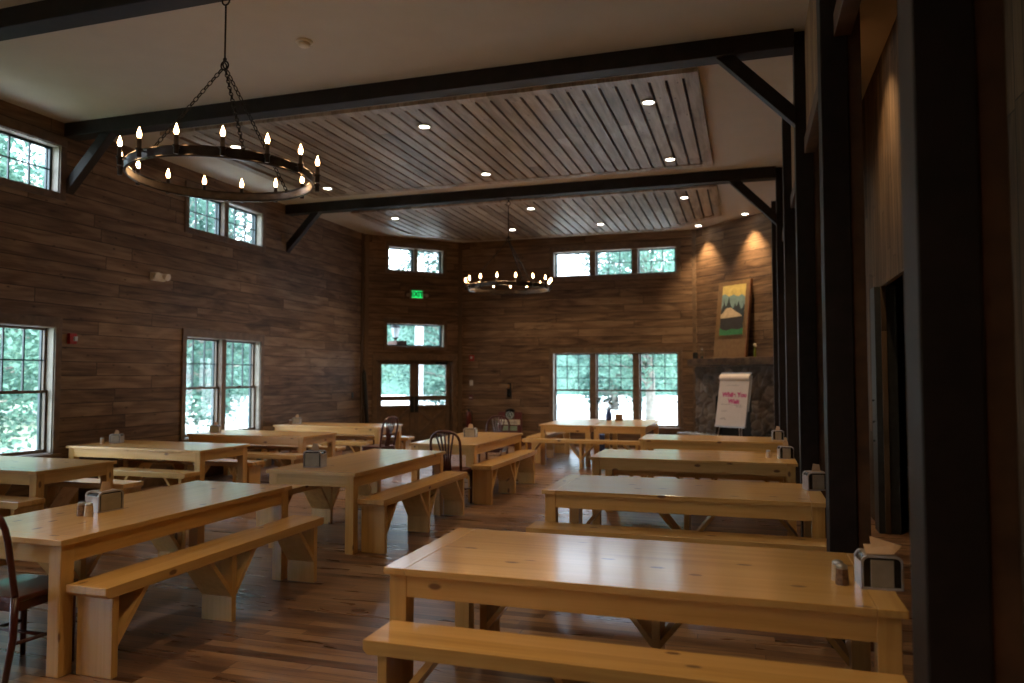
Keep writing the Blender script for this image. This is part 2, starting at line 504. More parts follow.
def wall(name, origin, ang, length, height, holes, mat, th=0.2, x0=0.0, z0=0.0):
    """local x runs along the wall, local y outwards; holes = (x0,x1,z0,z1)"""
    xs = sorted({x0, length, *[h[0] for h in holes], *[h[1] for h in holes]})
    zs = sorted({z0, height, *[h[2] for h in holes], *[h[3] for h in holes]})
    def hole(i, j):
        cx = (xs[i] + xs[i + 1]) / 2; cz = (zs[j] + zs[j + 1]) / 2
        return any(h[0] < cx < h[1] and h[2] < cz < h[3] for h in holes)
    m = MB(); idx = {}
    def V(i, j, k):
        if (i, j, k) not in idx:
            idx[(i, j, k)] = len(m.v); m.v.append(Vector((xs[i], th if k else 0.0, zs[j])))
        return idx[(i, j, k)]
    nx, nz = len(xs) - 1, len(zs) - 1
    solid = lambda i, j: 0 <= i < nx and 0 <= j < nz and not hole(i, j)
    def F(*q): m.f.append(list(q)); m.mi.append(0); m.sm.append(False)
    for i in range(nx):
        for j in range(nz):
            if not solid(i, j): continue
            F(V(i, j, 0), V(i + 1, j, 0), V(i + 1, j + 1, 0), V(i, j + 1, 0))
            F(V(i, j, 1), V(i, j + 1, 1), V(i + 1, j + 1, 1), V(i + 1, j, 1))
            if not solid(i - 1, j): F(V(i, j, 0), V(i, j + 1, 0), V(i, j + 1, 1), V(i, j, 1))
            if not solid(i + 1, j): F(V(i + 1, j, 0), V(i + 1, j, 1), V(i + 1, j + 1, 1), V(i + 1, j + 1, 0))
            if not solid(i, j - 1): F(V(i, j, 0), V(i, j, 1), V(i + 1, j, 1), V(i + 1, j, 0))
            if not solid(i, j + 1): F(V(i, j + 1, 0), V(i + 1, j + 1, 0), V(i + 1, j + 1, 1), V(i, j + 1, 1))
    o = m.build(name, mat, loc=(*origin, 0), rotz=ang)
    tag(o, kind='structure')
    return o

LO = (XL, YF)                       # left wall origin, local x = world Y - YF
def ly(y): return y - YF
LW_LOW = [(5.5, 7.42), (9.78, 11.68)]
# the left wall also has windows further back, behind the camera's left
LW_BACK = [(1.2, 3.12), (-3.1, -1.18)]
holesL = [(ly(a), ly(b), 0.66, 2.28) for a, b in LW_LOW + LW_BACK] + [(ly(a), ly(b), 4.02, 4.64) for a, b in LW_LOW + LW_BACK]
wall('wall_left', LO, R(90), ly(15.53), ZC, holesL, M['wall'])
EO = (XL, 15.53); EL = 1.77 * math.sqrt(2)
EX = lambda x: (x - XL) * math.sqrt(2)          # world x on the entry wall -> local x
DOOR = (EX(-8.27), EX(-6.92))
holesE = [(DOOR[0], DOOR[1], 0.0, 2.03), (EX(-8.10), EX(-7.08), 2.35, 2.90), (EX(-8.08), EX(-7.10), 4.15, 4.72)]
wall('wall_entry', EO, R(45), EL, ZC, holesE, M['wall'])
BX = -6.73
bl = lambda x: x - BX
holesB = [(bl(-4.42), bl(-1.50), 0.48, 2.19), (bl(-4.40), bl(-1.53), 4.00, 4.60)]
wall('wall_back', (BX, YB), 0, bl(-1.08), ZC, holesB, M['wall'])
FO = (-1.08, YB); FL = 2.9
wall('wall_fireplace', FO, R(-45), FL, ZC, [], M['wall'])
# outer walls behind the camera and beyond the posts
wall('wall_front', (4.4, YF), R(180), 4.4 - XL, ZC, [], M['wall'])
fx = -1.08 + FL / math.sqrt(2); fy = YB - FL / math.sqrt(2)
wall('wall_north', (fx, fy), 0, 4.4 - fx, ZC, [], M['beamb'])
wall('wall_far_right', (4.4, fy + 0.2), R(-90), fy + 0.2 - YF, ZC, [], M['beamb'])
XR = 1.35
# partition beyond the posts with a serving opening
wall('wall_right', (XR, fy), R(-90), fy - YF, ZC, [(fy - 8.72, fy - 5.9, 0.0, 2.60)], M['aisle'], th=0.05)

fl = MB(); fl.box(XL - 0.2, 4.6, YF - 0.2, YB + 0.4, -0.12, 0.0)
tag(fl.build('floor', M['floor']), kind='structure')
ce = MB(); ce.box(XL - 0.2, 4.6, YF - 0.2, YB + 0.4, ZC, ZC + 0.15)
tag(ce.build('ceiling', M['ceil']), kind='structure')

# corner boards, cornice strips, baseboards
tn = 0
def trim(mb, mat, origin, ang, name=None):
    global tn
    tn += 1
    o = mb.build(name or 'trim_%d' % tn, mat, loc=(*origin, 0), rotz=ang, bevel=0.004)
    tag(o, kind='structure'); return o
t = MB(); t.box(ly(15.40), ly(15.505), -0.022, 0, 0, ZC); trim(t, M['trimwood'], LO, R(90))
t = MB(); t.box(0.02, 0.12, -0.022, 0, 0, ZC); trim(t, M['trimwood'], EO, R(45))
t = MB(); t.box(EL - 0.12, EL - 0.02, -0.022, 0, 0, ZC); trim(t, M['trimwood'], EO, R(45))
t = MB(); t.box(bl(-1.18), bl(-1.08) - 0.02, -0.022, 0, 0, ZC); trim(t, M['casing'], (BX, YB), 0)
t = MB(); t.box(0, ly(15.3), -0.02, 0, 0, 0.14); trim(t, M['casing'], LO, R(90), 'baseboard_left')
t = MB(); t.box(0.12, bl(-1.2), -0.02, 0, 0, 0.14); trim(t, M['casing'], (BX, YB), 0, 'baseboard_back')

# ------------------------------------------------------------------ windows
def casing_mb(x0, x1, z0, z1, w=0.09, mull=(), sill=True, head_over=0.0, dep=0.026):
    m = MB()
    m.box(x0 - w, x0, -dep, 0, z0 - (0 if sill else w), z1)
    m.box(x1, x1 + w, -dep, 0, z0 - (0 if sill else w), z1)
    m.box(x0 - w - head_over, x1 + w + head_over, -dep - 0.004, 0, z1, z1 + w * 1.35)
    if sill:
        m.box(x0 - w - 0.02, x1 + w + 0.02, -0.06, 0.0, z0 - 0.035, z0)
        m.box(x0 - w, x1 + w, -dep, 0, z0 - 0.035 - w, z0 - 0.035)
    else:
        m.box(x0, x1, -dep, 0, z0 - w, z0)
    return m
wi = 0
def window(origin, ang, x0, x1, z0, z1, units, cols, rows, hung=True, mullw=0.11, depth=0.13, jamb=0.012, dark=True, casew=0.09):
    global wi
    wi += 1
    w = empty('window_%d' % wi, (*origin, 0), ang); tag(w, kind='structure')
    casing_mb(x0, x1, z0, z1, casew, sill=hung).build('casing', M['casing'], w, 0.004)
    j = MB()                                       # lining of the opening
    j.box(x0, x0 + jamb, 0, 0.19, z0, z1); j.box(x1 - jamb, x1, 0, 0.19, z0, z1)
    j.box(x0 + jamb, x1 - jamb, 0, 0.19, z1 - jamb, z1); j.box(x0 + jamb, x1 - jamb, 0, 0.19, z0, z0 + jamb)
    j.build('jamb', M['jamb'], w)
    a, b = x0 + jamb, x1 - jamb
    uw = (b - a - mullw * (units - 1)) / units
    for k in range(units - 1):
        mm = MB(); mx = a + (k + 1) * uw + k * mullw
        mm.box(mx, mx + mullw, 0.02, 0.19, z0 + jamb, z1 - jamb); mm.build('mullion', M['casing'], w, 0.004)
    g = MB(); g.box(x0, x1, 0.172, 0.2, z0, z0 + 0.03); g.box(x0, x1, 0.172, 0.2, z1 - 0.03, z1)
    for k in range(units):
        ua = a + k * (uw + mullw); ub = ua + uw
        g.box(ua, ua + 0.035, 0.165, 0.2, z0, z1); g.box(ub - 0.035, ub, 0.165, 0.2, z0, z1)
    g.build('outer_frame', M['green'], w)
    for k in range(units):
        ua = a + k * (uw + mullw); ub = ua + uw
        zz0, zz1 = z0 + jamb, z1 - jamb
        if hung:
            zm = (zz0 + zz1) / 2 - 0.02 if True else 0
            sashes = [(zm - 0.02, zz1, depth, True), (zz0, zm + 0.02, depth - 0.035, False)]
        else:
            sashes = [(zz0, zz1, depth, True)]
        for (a0, a1, dy, grid) in sashes:
            s = 0.032
            f = MB()
            f.box(ua, ua + s, dy - 0.015, dy + 0.015, a0, a1); f.box(ub - s, ub, dy - 0.015, dy + 0.015, a0, a1)
            f.box(ua + s, ub - s, dy - 0.015, dy + 0.015, a0, a0 + s + (0.012 if not grid else 0)); f.box(ua + s, ub - s, dy - 0.015, dy + 0.015, a1 - s, a1)
            so = f.build('sash', M['sash'] if hung else M['green'], w)
            if grid:
                q = MB()
                for c in range(1, cols):
                    xx = ua + s + (ub - ua - 2 * s) * c / cols
                    q.box(xx - 0.009, xx + 0.009, dy - 0.010, dy + 0.014, a0 + s, a1 - s)
                for r_ in range(1, rows):
                    zz = a0 + s + (a1 - a0 - 2 * s) * r_ / rows
                    q.box(ua + s, ub - s, dy - 0.009, dy + 0.013, zz - 0.009, zz + 0.009)
                q.build('grille', M['green'], so)
            p = MB(); p.box(ua + s * 0.5, ub - s * 0.5, dy + 0.001, dy + 0.005, a0 + s * 0.5, a1 - s * 0.5)
            p.build('pane', M['glass'], so)
        if hung:
            la = MB(); la.box((ua + ub) / 2 - 0.03, (ua + ub) / 2 + 0.03, depth - 0.06, depth - 0.035, zm + 0.02, zm + 0.035)
            la.build('latch', M['iron'], w)
        else:
            la = MB(); la.box((ua + ub) / 2 - 0.03, (ua + ub) / 2 + 0.03, depth - 0.05, depth - 0.016, zz0 + 0.005, zz0 + 0.03)
            la.build('latch', M['iron'], w)
    return w
for (a, b) in LW_LOW + LW_BACK:
    window(LO, R(90), ly(a), ly(b), 0.66, 2.28, 2, 3, 2, True)
    window(LO, R(90), ly(a), ly(b), 4.02, 4.64, 2, 3, 2, False)
window((BX, YB), 0, bl(-4.42), bl(-1.50), 0.48, 2.19, 3, 3, 3, True, 0.13)
window((BX, YB), 0, bl(-4.40), bl(-1.53), 4.00, 4.60, 3, 3, 2, False, 0.13, casew=0.1)
window(EO, R(45), EX(-8.08), EX(-7.10), 4.15, 4.72, 2, 2, 2, False, 0.09, casew=0.08)
window(EO, R(45), EX(-8.10), EX(-7.08), 2.35, 2.90, 1, 1, 1, False, 0.09, casew=0.08)

# ------------------------------------------------------------------ entry door (pair)
d = empty('door_1', (*EO, 0), R(45)); tag(d, kind='structure')
x0, x1 = DOOR
c = MB(); w_ = 0.11
c.box(x0 - w_, x0, -0.03, 0, 0, 2.03); c.box(x1, x1 + w_, -0.03, 0, 0, 2.03); c.box(x0 - w_, x1 + w_, -0.034, 0, 2.03, 2.03 + 0.13)
c.build('door_casing', M['casing'], d, 0.004)
j = MB(); j.box(x0, x0 + 0.03, 0, 0.19, 0, 2.03); j.box(x1 - 0.03, x1, 0, 0.19, 0, 2.03); j.box(x0 + 0.03, x1 - 0.03, 0, 0.19, 2.0, 2.03)
j.build('door_jamb', M['sash'], d)
xm = (x0 + x1) / 2
for (a, b, side) in ((x0 + 0.031, xm - 0.0006, 1), (xm + 0.0006, x1 - 0.031, -1)):
    y0, y1 = 0.06, 0.11
    st = 0.11
    L = MB()
    L.box(a, a + st, y0, y1, 0.02, 1.9995); L.box(b - st, b, y0, y1, 0.02, 1.9995)
    L.box(a + st, b - st, y0, y1, 1.92, 1.9995)
    L.box(a + st, b - st, y0, y1, 1.065, 1.175)
    L.box(a + st, b - st, y0, y1, 0.87, 0.955)
    L.box(a + st, b - st, y0, y1, 0.02, 0.22)
    leaf = L.build('door_leaf', M['sash'], d, 0.004)
    P = MB(); P.box(a + st, b - st, y0 + 0.02, y1 - 0.006, 0.22, 0.87); P.build('lower_panel', M['casing'], leaf)
    X = MB()
    X.bar((a + st + 0.01, y0 + 0.012, 0.235), (b - st - 0.01, y0 + 0.012, 0.855), 0.02, 0.07, up=(-1, 0, 1))
    X.bar((a + st + 0.01, y0 + 0.014, 0.855), (b - st - 0.01, y0 + 0.014, 0.235), 0.018, 0.07, up=(1, 0, 1))
    X.build('cross_brace', M['sash'], leaf)
    G = MB(); G.box(a + st, b - st, y0 + 0.02, y0 + 0.026, 1.175, 1.92); G.build('pane', M['glass'], leaf)
    G = MB(); G.box(a + st, b - st, y0 + 0.02, y0 + 0.026, 0.955, 1.065); G.build('lower_pane', M['glass'], leaf)
    H = MB(); hx = (b - 0.055) if side == 1 else (a + 0.055)
    H.box(hx - 0.045, hx + 0.045, y0 - 0.006, y0, 0.78, 1.16); H.tube([(hx, y0 - 0.006, 0.84), (hx, y0 - 0.05, 0.86), (hx, y0 - 0.05, 1.08), (hx, y0 - 0.006, 1.10)], 0.012)
    H.build('pull_handle', M['black'], leaf)
K = MB(); K.box(x1 - 0.42, x1 - 0.12, 0.01, 0.058, 1.925, 1.985); K.bar((x1 - 0.3, 0.03, 1.99), (x1 - 0.55, 0.02, 1.9995), 0.02, 0.012); K.build('door_closer', M['black'], d)

# ------------------------------------------------------------------ beams with knee braces
def beam(yc, label, x0=XL, x1=XP, braces=(True, True)):
    o = empty('ceiling_beam', ((x0 + x1) / 2, yc, 4.78)); tag(o, label, 'beam', None)
    hx = (x1 - x0) / 2
    m = MB(); m.box(-hx, hx, -0.105, 0.105, 0.0, ZC - 4.78); m.build('beam_timber', M['beam'], o, 0.008)
    for s, do in ((-1, braces[0]), (1, braces[1])):
        if not do: continue
        b = MB()
        p0 = Vector((s * (hx - 0.0), 0, -0.74)); p1 = Vector((s * (hx - 0.72), 0, 0.0))
        # slanted timber cut flush with wall and beam
        w = 0.13
        poly = [(p0.x, p0.z), (p0.x, p0.z + w * 1.4), (p1.x + s * w * 1.4, 0.0), (p1.x, 0.0)]
        b.prism(poly, -0.06, 0.06, 'y'); b.build('knee_brace', M['beam'], o, 0.006)
    return o
beam(5.03, 'dark timber ceiling beam nearest the viewer, crossing the top left corner', braces=(False, False))
beam(7.58, 'dark timber ceiling beam with knee braces on the near side of the larger slatted panel')
beam(12.5, 'dark timber ceiling beam between the two slatted panels, carrying the far chandelier')

# ------------------------------------------------------------------ posts on the right
POST_Y = [2.45, 5.10, 7.67, 10.14, 12.6, 15.0]
PL = ['nearest and widest-looking dark post at the right, beside the end of the nearest table',
      'second dark post from the right, hiding the end of the second table',
      'third dark post from the right, carrying the right end of the nearer braced beam',
      'fourth dark post from the right, a thin sliver left of the third',
      'fifth dark post from the right, carrying the right end of the farther braced beam',
      'farthest dark post, its edge cutting off the fireplace wall']
for y, lb in zip(POST_Y, PL):
    o = empty('timber_post', (XP, y, 0)); tag(o, lb, 'post')
    m = MB(); m.box(0.0, 0.158, -0.105, 0.105, 0, ZC); m.build('post_timber', M['beam'], o, 0.006)
    m = MB(); m.box(0.158, 0.235, -0.09, 0.105, 0, ZC); m.build('side_stud', M['beamb'], o, 0.004)
# rail and boarded panels above the openings between posts
for i in range(5):
    ya, yb = POST_Y[i] + 0.105, POST_Y[i + 1] - 0.105
    o = empty('loft_panel', (XP, (ya + yb) / 2, 3.77))
    tag(o, ['boarded loft panel over the opening beside the nearest post, mostly above the frame', 'boarded loft panel between the second and third posts', 'boarded loft panel between the third and fourth posts',
            'boarded loft panel between the fourth and fifth posts', 'boarded loft panel between the fifth and farthest posts'][i], 'loft panel')
    h = (yb - ya) / 2
    m = MB(); m.box(0.10, 0.13, -h, h, 0.15, ZC - 3.77); m.build('boards', M['loft'], o)
    m = MB(); m.box(0.08, 0.18, -h, h, 0.0, 0.15); m.build('bottom_rail', M['beamb'], o, 0.004)
# grey jamb post by the serving opening
m = MB(); m.box(XR - 0.06, XR + 0.15, 8.74, 9.02, 0, 2.6)
for zz in (1.15, 1.38, 0.95): m.lathe([(0.012, 0), (0.012, 0.02)], (XR - 0.075, 8.85, zz), 8)
tag(m.build('jamb_post', M['greypost'], None, 0.004), 'narrow grey jamb post with small fixings at the serving opening', 'post')
# pantry rack beyond the opening
rk = empty('pantry_rack', (1.76, 12.3, 0)); tag(rk, 'tall open rack in the dim room seen through the gap between posts', 'rack')
m = MB()
for sx_ in (-0.24, 0.24):
    for sy_ in (-0.2, 0.2): m.box(sx_ - 0.015, sx_ + 0.015, sy_ - 0.015, sy_ + 0.015, 0, 2.1)
m.build('frame', M['greypost'], rk)
for zz in (0.25, 0.7, 1.15, 1.6, 2.05):
    m = MB(); m.box(-0.25, 0.25, -0.21, 0.21, zz, zz + 0.025); m.build('shelf', M['greypost'], rk)
cols = [M['cream'], M['napkin'], M['paper'], M['board']]
k = 0
for zz, what in ((0.275, 'brown carton low down in the pantry rack'), (0.725, 'pale carton on the second shelf of the pantry rack'), (1.175, 'cream carton on the third shelf of the pantry rack'), (1.625, 'tall cardboard box near the top of the pantry rack')):
    m = MB(); m.box(-0.20, 0.20, -0.15, 0.15, 0, 0.3); 
    m.cur = 1; m.box(-0.201, 0.201, -0.152, 0.152, 0.13, 0.15)
    o = m.build('carton', [cols[k % 4], M['plate']], None, 0.004, (1.76, 12.3, zz + 0.002)); tag(o, what, 'box'); k += 1

# ------------------------------------------------------------------ slatted ceiling panels
def slat_panel(x0, x1, y0, y1, cham, label):
    zc = ZC
    o = empty('slatted_ceiling_panel', ((x0 + x1) / 2, (y0 + y1) / 2, zc)); tag(o, label, 'ceiling panel')
    cx, cy = (x0 + x1) / 2, (y0 + y1) / 2
    X0, X1, Y0, Y1 = x0 - cx, x1 - cx, y0 - cy, y1 - cy
    c = cham
    def outline(i):
        a, b, e, f = X0 + i, X1 - i, Y0 + i, Y1 - i
        k = max(0, c - i * 0.586) if c else 0
        if k: return [(a, e), (b, e), (b, f - k), (b - k, f), (a + k, f), (a, f - k)]
        return [(a, e), (b, e), (b, f), (a, f)]
    m = MB(); m.prism(outline(0.005), -0.006, 0.0, 'z'); m.build('backing', M['black'], o)
    bw = 0.15
    po, pi = outline(0.0), outline(bw)
    m = MB(); n = len(po)
    vs = [(*p, -0.045) for p in po] + [(*p, -0.045) for p in pi] + [(*p, 0) for p in po] + [(*p, 0) for p in pi]
    fs = []
    for i in range(n):
        j2 = (i + 1) % n
        fs += [(i, j2, n + j2, n + i), (i, j2, 2 * n + j2, 2 * n + i), (n + i, n + j2, 3 * n + j2, 3 * n + i)]
    m.add(vs, fs); m.build('border_frame', M['slat'], o)
    m = MB(); pitch = 0.187; gap = 0.034
    x = X1 - bw - gap
    a, b = X0 + bw, X1 - bw
    while x - 0.02 > a + gap:
        xa, xb = max(a + gap, x - (pitch - gap)), x
        def top(xx):
            f = Y1 - bw
            if c:
                k = c - bw * 0.586
                dx = min(b - xx, xx - a)
                if dx < k: f -= (k - dx)
            return f - 0.003
        ya = Y0 + bw + 0.003
        m.prism([(xa, ya), (xb, ya), (xb, top(xb)), (xa, top(xa))], -0.036, -0.008, 'z')
        x -= pitch
    m.build('slats', M['slat'], o)
    return o
slat_panel(-7.57, -0.47, 8.14, 11.94, 0.0, 'large rectangular slatted wood panel on the ceiling between the two braced beams')
slat_panel(-7.57, -0.47, 13.27, 16.97, 1.25, 'farther slatted wood ceiling panel with two clipped corners')

# ------------------------------------------------------------------ downlights
DL = [(-1.09, 8.89, 'round downlight in the nearer slatted panel, right end, near row'),
      (-1.08, 11.36, 'round downlight in the nearer slatted panel, right end, far row'),
      (-4.0, 8.89, 'round downlight in the nearer slatted panel, middle, near row'),
      (-4.0, 11.31, 'round downlight in the nearer slatted panel, middle, far row'),
      (-6.93, 8.89, 'round downlight in the nearer slatted panel, left end, behind the near chandelier'),
      (-6.94, 11.36, 'round downlight in the nearer slatted panel, left end, just right of the near chandelier ring'),
      (-6.93, 13.96, 'round downlight in the farther slatted panel, left end'),
      (-4.0, 13.93, 'round downlight in the farther slatted panel, middle of the near row'),
      (-1.07, 13.91, 'round downlight in the farther slatted panel, right end'),
      (-2.99, 15.83, 'round downlight in the farther slatted panel, right one of the far row'),
      (-4.97, 15.83, 'round downlight in the farther slatted panel, far row, just right of the chandelier rod'),
      (-0.02, 15.90, 'round downlight in the plain ceiling shining on the fireplace wall, right of its pair'),
      (-1.0, 16.86, 'round downlight in the plain ceiling by the corner left of the fireplace'),
      (-1.08, 3.0, 'round downlight above the nearest table in the right row'), (-4.0, 2.6, 'round downlight above the nearest table in the middle row'), (-6.93, 2.8, 'round downlight above the left side, nearer than the first beam'),
      (0.95, 8.0, 'round downlight in the side aisle beyond the posts'),
      (-1.08, 0.3, 'round downlight over the right side at the viewer'), (-4.0, 0.3, 'round downlight over the middle at the viewer'), (-6.93, 0.3, 'round downlight over the left side at the viewer'),
      (-4.0, -2.5, 'round downlight behind the viewer, middle'), (-1.08, -2.5, 'round downlight behind the viewer, right')]
DLP = {11: 2.6, 12: 2.0, 15: 0.25, 16: 0.8, 19: 0.3, 4: 0.6}
for i, (x, y, lb) in enumerate(DL):
    inpanel = 8 < y < 15.9 and -7.4 < x < -0.6
    z = ZC - (0.045 if inpanel else 0.0)
    o = empty('recessed_downlight', (x, y, z)); tag(o, lb, 'ceiling light', 'recessed downlights')
    m = MB(); m.lathe([(0.062, -0.001), (0.064, -0.010), (0.092, -0.010), (0.095, 0.0)], n=24)
    m.lathe([(0.064, -0.004), (0.095, -0.002)], n=24)
    m.build('trim_ring', M['white'], o)
    m = MB(); m.lathe([(0.0, -0.006), (0.064, -0.006), (0.064, -0.0015), (0.0, -0.0015)], n=24); m.build('lens', M['lamp'], o)
    L = bpy.data.lights.new('downlight_lamp', 'SPOT'); L.energy = DOWN_W * DLP.get(i, 1.0); L.color = DOWN_COL
    L.spot_size = R(80 if i in (11, 12) else 104); L.spot_blend = 1.0; L.shadow_soft_size = 0.05
    lo = bpy.data.objects.new('downlight_lamp', L); COL.objects.link(lo); lo.parent = o; lo.location = (0, 0, -0.03)

# ------------------------------------------------------------------ chandeliers
def chandelier(cx, cy, ztip, zring, zhub, phase, label):
    """ztip: flame tips; zhub: link ring where the chains meet"""
    zb = ztip - 0.215                      # bottom of band
    o = empty('ring_chandelier', (cx, cy, zb)); tag(o, label, 'chandelier')
    Rr = 0.70; h = 0.065
    m = MB(); n = 72
    prof = [(Rr - 0.006, 0), (Rr + 0.006, 0), (Rr + 0.006, h), (Rr - 0.006, h), (Rr - 0.006, 0)]
    vs = []; 
    for k in range(n):
        t = 2 * PI * k / n
        for r, z in prof[:4]: vs.append((r * math.cos(t), r * math.sin(t), z))
    fs = []
    for k in range(n):
        for q in range(4):
            a = k * 4 + q; b = k * 4 + (q + 1) % 4; c2 = ((k + 1) % n) * 4 + (q + 1) % 4; d2 = ((k + 1) % n) * 4 + q
            fs.append((a, b, c2, d2))
    m.add(vs, fs, True)
    m.ring((0, 0, 0.0), Rr, 0.010, n, 6); m.ring((0, 0, h), Rr, 0.010, n, 6)
    ban = m.build('ring_band', M['iron'], o)
    md = ban.modifiers.new('s', 'EDGE_SPLIT'); md.split_angle = R(50)
    for k in range(15):
        t = phase + 2 * PI * k / 15
        px, py = 0.75 * math.cos(t), 0.75 * math.sin(t)
        m = MB()
        m.bar((0.7 * math.cos(t), 0.7 * math.sin(t), 0.045), (px, py, 0.045), 0.02, 0.006)
        m.lathe([(0.0, 0.0), (0.016, 0.0), (0.018, 0.004), (0.018, 0.05), (0.026, 0.055), (0.026, 0.062), (0.017, 0.064), (0.017, 0.135), (0.0, 0.135)], (px, py, -0.005), 12)
        hd = m.build('candle_holder', M['iron'], o)
        m = MB(); m.lathe([(0.0, 0.0), (0.010, 0.002), (0.017, 0.022), (0.016, 0.036), (0.009, 0.058), (0.003, 0.078), (0.0, 0.084)], (px, py, 0.131), 12)
        m.build('flame_bulb', M['bulb'], hd)
    zh = zhub - zb
    m = MB(); m.ring((0, 0, zh), 0.035, 0.007, 16, 6, 'y'); m.ring((0, 0, zh - 0.0), 0.022, 0.006, 12, 6, 'x')
    m.build('hub_ring', M['chain'], o)
    m = MB(); m.tube([(0, 0, zh + 0.035), (0, 0, 4.655 - zb)], 0.007); m.ring((0, 0, zh + 0.05), 0.014, 0.005, 10, 5, 'y'); m.build('rod', M['chain'], o)
    m = MB(); m.ring((0, 0, 4.69 - zb), 0.035, 0.007, 14, 6, 'y'); m.tube([(0, 0, 4.725 - zb), (0, 0, 4.765 - zb)], 0.012); m.lathe([(0.05, 4.765 - zb), (0.05, 4.78 - zb)], n=16); m.tube([(0, 0, 4.75 - zb), (0, 0, 4.766 - zb)], 0.008); m.build('ceiling_hook', M['chain'], o)
    for k in range(3):
        t = R(80) + 2 * PI * k / 3
        a = Vector((0.02 * math.cos(t), 0.02 * math.sin(t), zh - 0.03)); b = Vector((Rr * math.cos(t), Rr * math.sin(t), h + 0.01))
        L_ = (b - a).length; nl = int(L_ / 0.042); dirv = (b - a).normalized()
        q = dirv.to_track_quat('Y', 'Z').to_matrix()
        m = MB()
        for i in range(nl):
            c3 = a + dirv * (L_ * (i + 0.5) / nl)
            rot = q @ Matrix.Rotation(PI / 2 * (i % 2), 3, 'Y')
            m.ring(c3, 0.024, 0.0055, 10, 5, 'z', M4=rot.to_4x4(), squash=0.6)
        m.lathe([(0.0, 0), (0.012, 0.0), (0.012, 0.03), (0.0, 0.03)], b - Vector((0, 0, 0.02)), 8)
        m.build('chain', M['chain'], o)
    return o
chandelier(-4.0, 4.98, 3.43, 0, 4.155, 0.356, 'large near round iron ring chandelier with fifteen candle bulbs')
chandelier(-4.0, 12.5, 3.375, 0, 4.05, 0.158, 'farther ring chandelier with lit candle bulbs, before the back wall')

# ------------------------------------------------------------------ tables and benches
TZ = 0.75
def table(x0, x1, y0, y1, label, alongy=False, group='pine dining tables'):
    Lx, Wy = (x1 - x0, y1 - y0) if not alongy else (y1 - y0, x1 - x0)
    o = empty('dining_table', ((x0 + x1) / 2, (y0 + y1) / 2, 0), R(90) if alongy else 0)
    tag(o, label, 'table', group)
    hx, hy = Lx / 2, Wy / 2
    th = 0.032; eb = 0.11
    m = MB(); m.box(-hx + eb + 0.001, hx - eb - 0.001, -hy, hy, TZ - th, TZ); m.build('tabletop', M['pine_x'], o, 0.003)
    for s in (-1, 1):
        m = MB(); m.box(s * (hx - eb), s * hx, -hy, hy, TZ - th, TZ); m.build('end_board', M['pine_y'], o, 0.003)
    i = 0.022; lw = 0.088
    ah = 0.105
    for s in (-1, 1):
        m = MB(); m.box(-hx + i + lw, hx - i - lw, s * (hy - i - 0.004), s * (hy - i - 0.03), TZ - th - ah, TZ - th); m.build('apron', M['pine_r'], o, 0.002)
        m = MB(); m.box(s * (hx - i - 0.004), s * (hx - i - 0.03), -hy + i + lw, hy - i - lw, TZ - th - ah, TZ - th); m.build('apron', M['pine_y'], o, 0.002)
    for sx_ in (-1, 1):
        for sy_ in (-1, 1):
            m = MB(); m.box(sx_ * (hx - i), sx_ * (hx - i - lw), sy_ * (hy - i), sy_ * (hy - i - lw), 0, TZ - th); m.build('leg', M['pine_z'], o, 0.004)
    return o
BZ = 0.505; BWID = 0.28; BLEN = 2.17
def make_bench():
    o = empty('pine_bench', (0, 0, 0))
    hx = BLEN / 2; th = 0.062
    m = MB()
    m.prism([(-hx, BZ), (-hx, BZ - 0.042), (-hx + 0.022, BZ - th), (hx - 0.022, BZ - th), (hx, BZ - 0.042), (hx, BZ)][::-1], -BWID / 2, BWID / 2, 'y')
    m.build('seat', M['pine_x'], o, 0.003)
    lw = 0.245; lt = 0.045
    xs = [-hx + 0.085, 0.0, hx - 0.085]
    for x in xs:
        m = MB(); m.box(x - lt / 2, x + lt / 2, -lw / 2, lw / 2, 0, BZ - th); m.build('leg', M['pine_z'], o, 0.003)
    zt = BZ - th; t = 0.03
    for x, s in ((xs[0], 1), (xs[1], -1), (xs[1], 1), (xs[2], -1)):
        xa = x + s * lt / 2
        zb = 0.165; r = 0.225
        dx = t * 1.3
        poly = [(xa, zb), (xa + s * r, zt), (xa + s * (r - dx * 0.95), zt), (xa, zb + dx * 1.15)]
        m = MB(); m.prism(poly, -lw / 2 + 0.002, lw / 2 - 0.002, 'y'); m.build('brace', M['pine_r'], o)
    return o
proto_bench = make_bench(); bench_used = [False]
def bench(cx, cy, alongy, label, rot=0.0):
    o = proto_bench if not bench_used[0] else copy_tree(proto_bench)
    bench_used[0] = True
    o.location = (cx, cy, 0); o.rotation_euler = (0, 0, (R(90) if alongy else 0) + rot)
    tag(o, label, 'bench', 'pine benches'); return o
OV = 0.015
def yb_front(y0): return y0 + OV - BWID / 2
def yb_back(y1): return y1 - OV + BWID / 2

# right row (long side facing the viewer)
table(-1.655, 0.575, 3.235, 4.20, 'largest nearest pine table at lower right, with knotty bright top')
table(-1.575, 0.53, 5.78, 6.76, 'second pine table from the front in the right row')
table(-1.70, 0.475, 8.28, 9.22, 'third pine table from the front in the right row')
table(-1.51, 0.52, 10.82, 11.78, 'fourth pine table in the right row, nearest the fireplace')
bench(-0.53, 3.108, False, 'knotty pine bench at the bottom right edge, in front of the nearest table')
bench(-0.50, yb_back(4.20), False, 'pine bench on the far side of the nearest table, seen only beneath it')
bench(-0.535, 5.635, False, 'pine bench in front of the second table of the right row')
bench(-0.53, yb_back(6.76), False, 'pine bench behind the second table of the right row, seen beneath it')
bench(-0.60, yb_back(9.22), False, 'pine bench behind the third table of the right row, a pale strip beneath it')
bench(-0.53, yb_back(11.78), False, 'pine bench behind the fourth table of the right row')
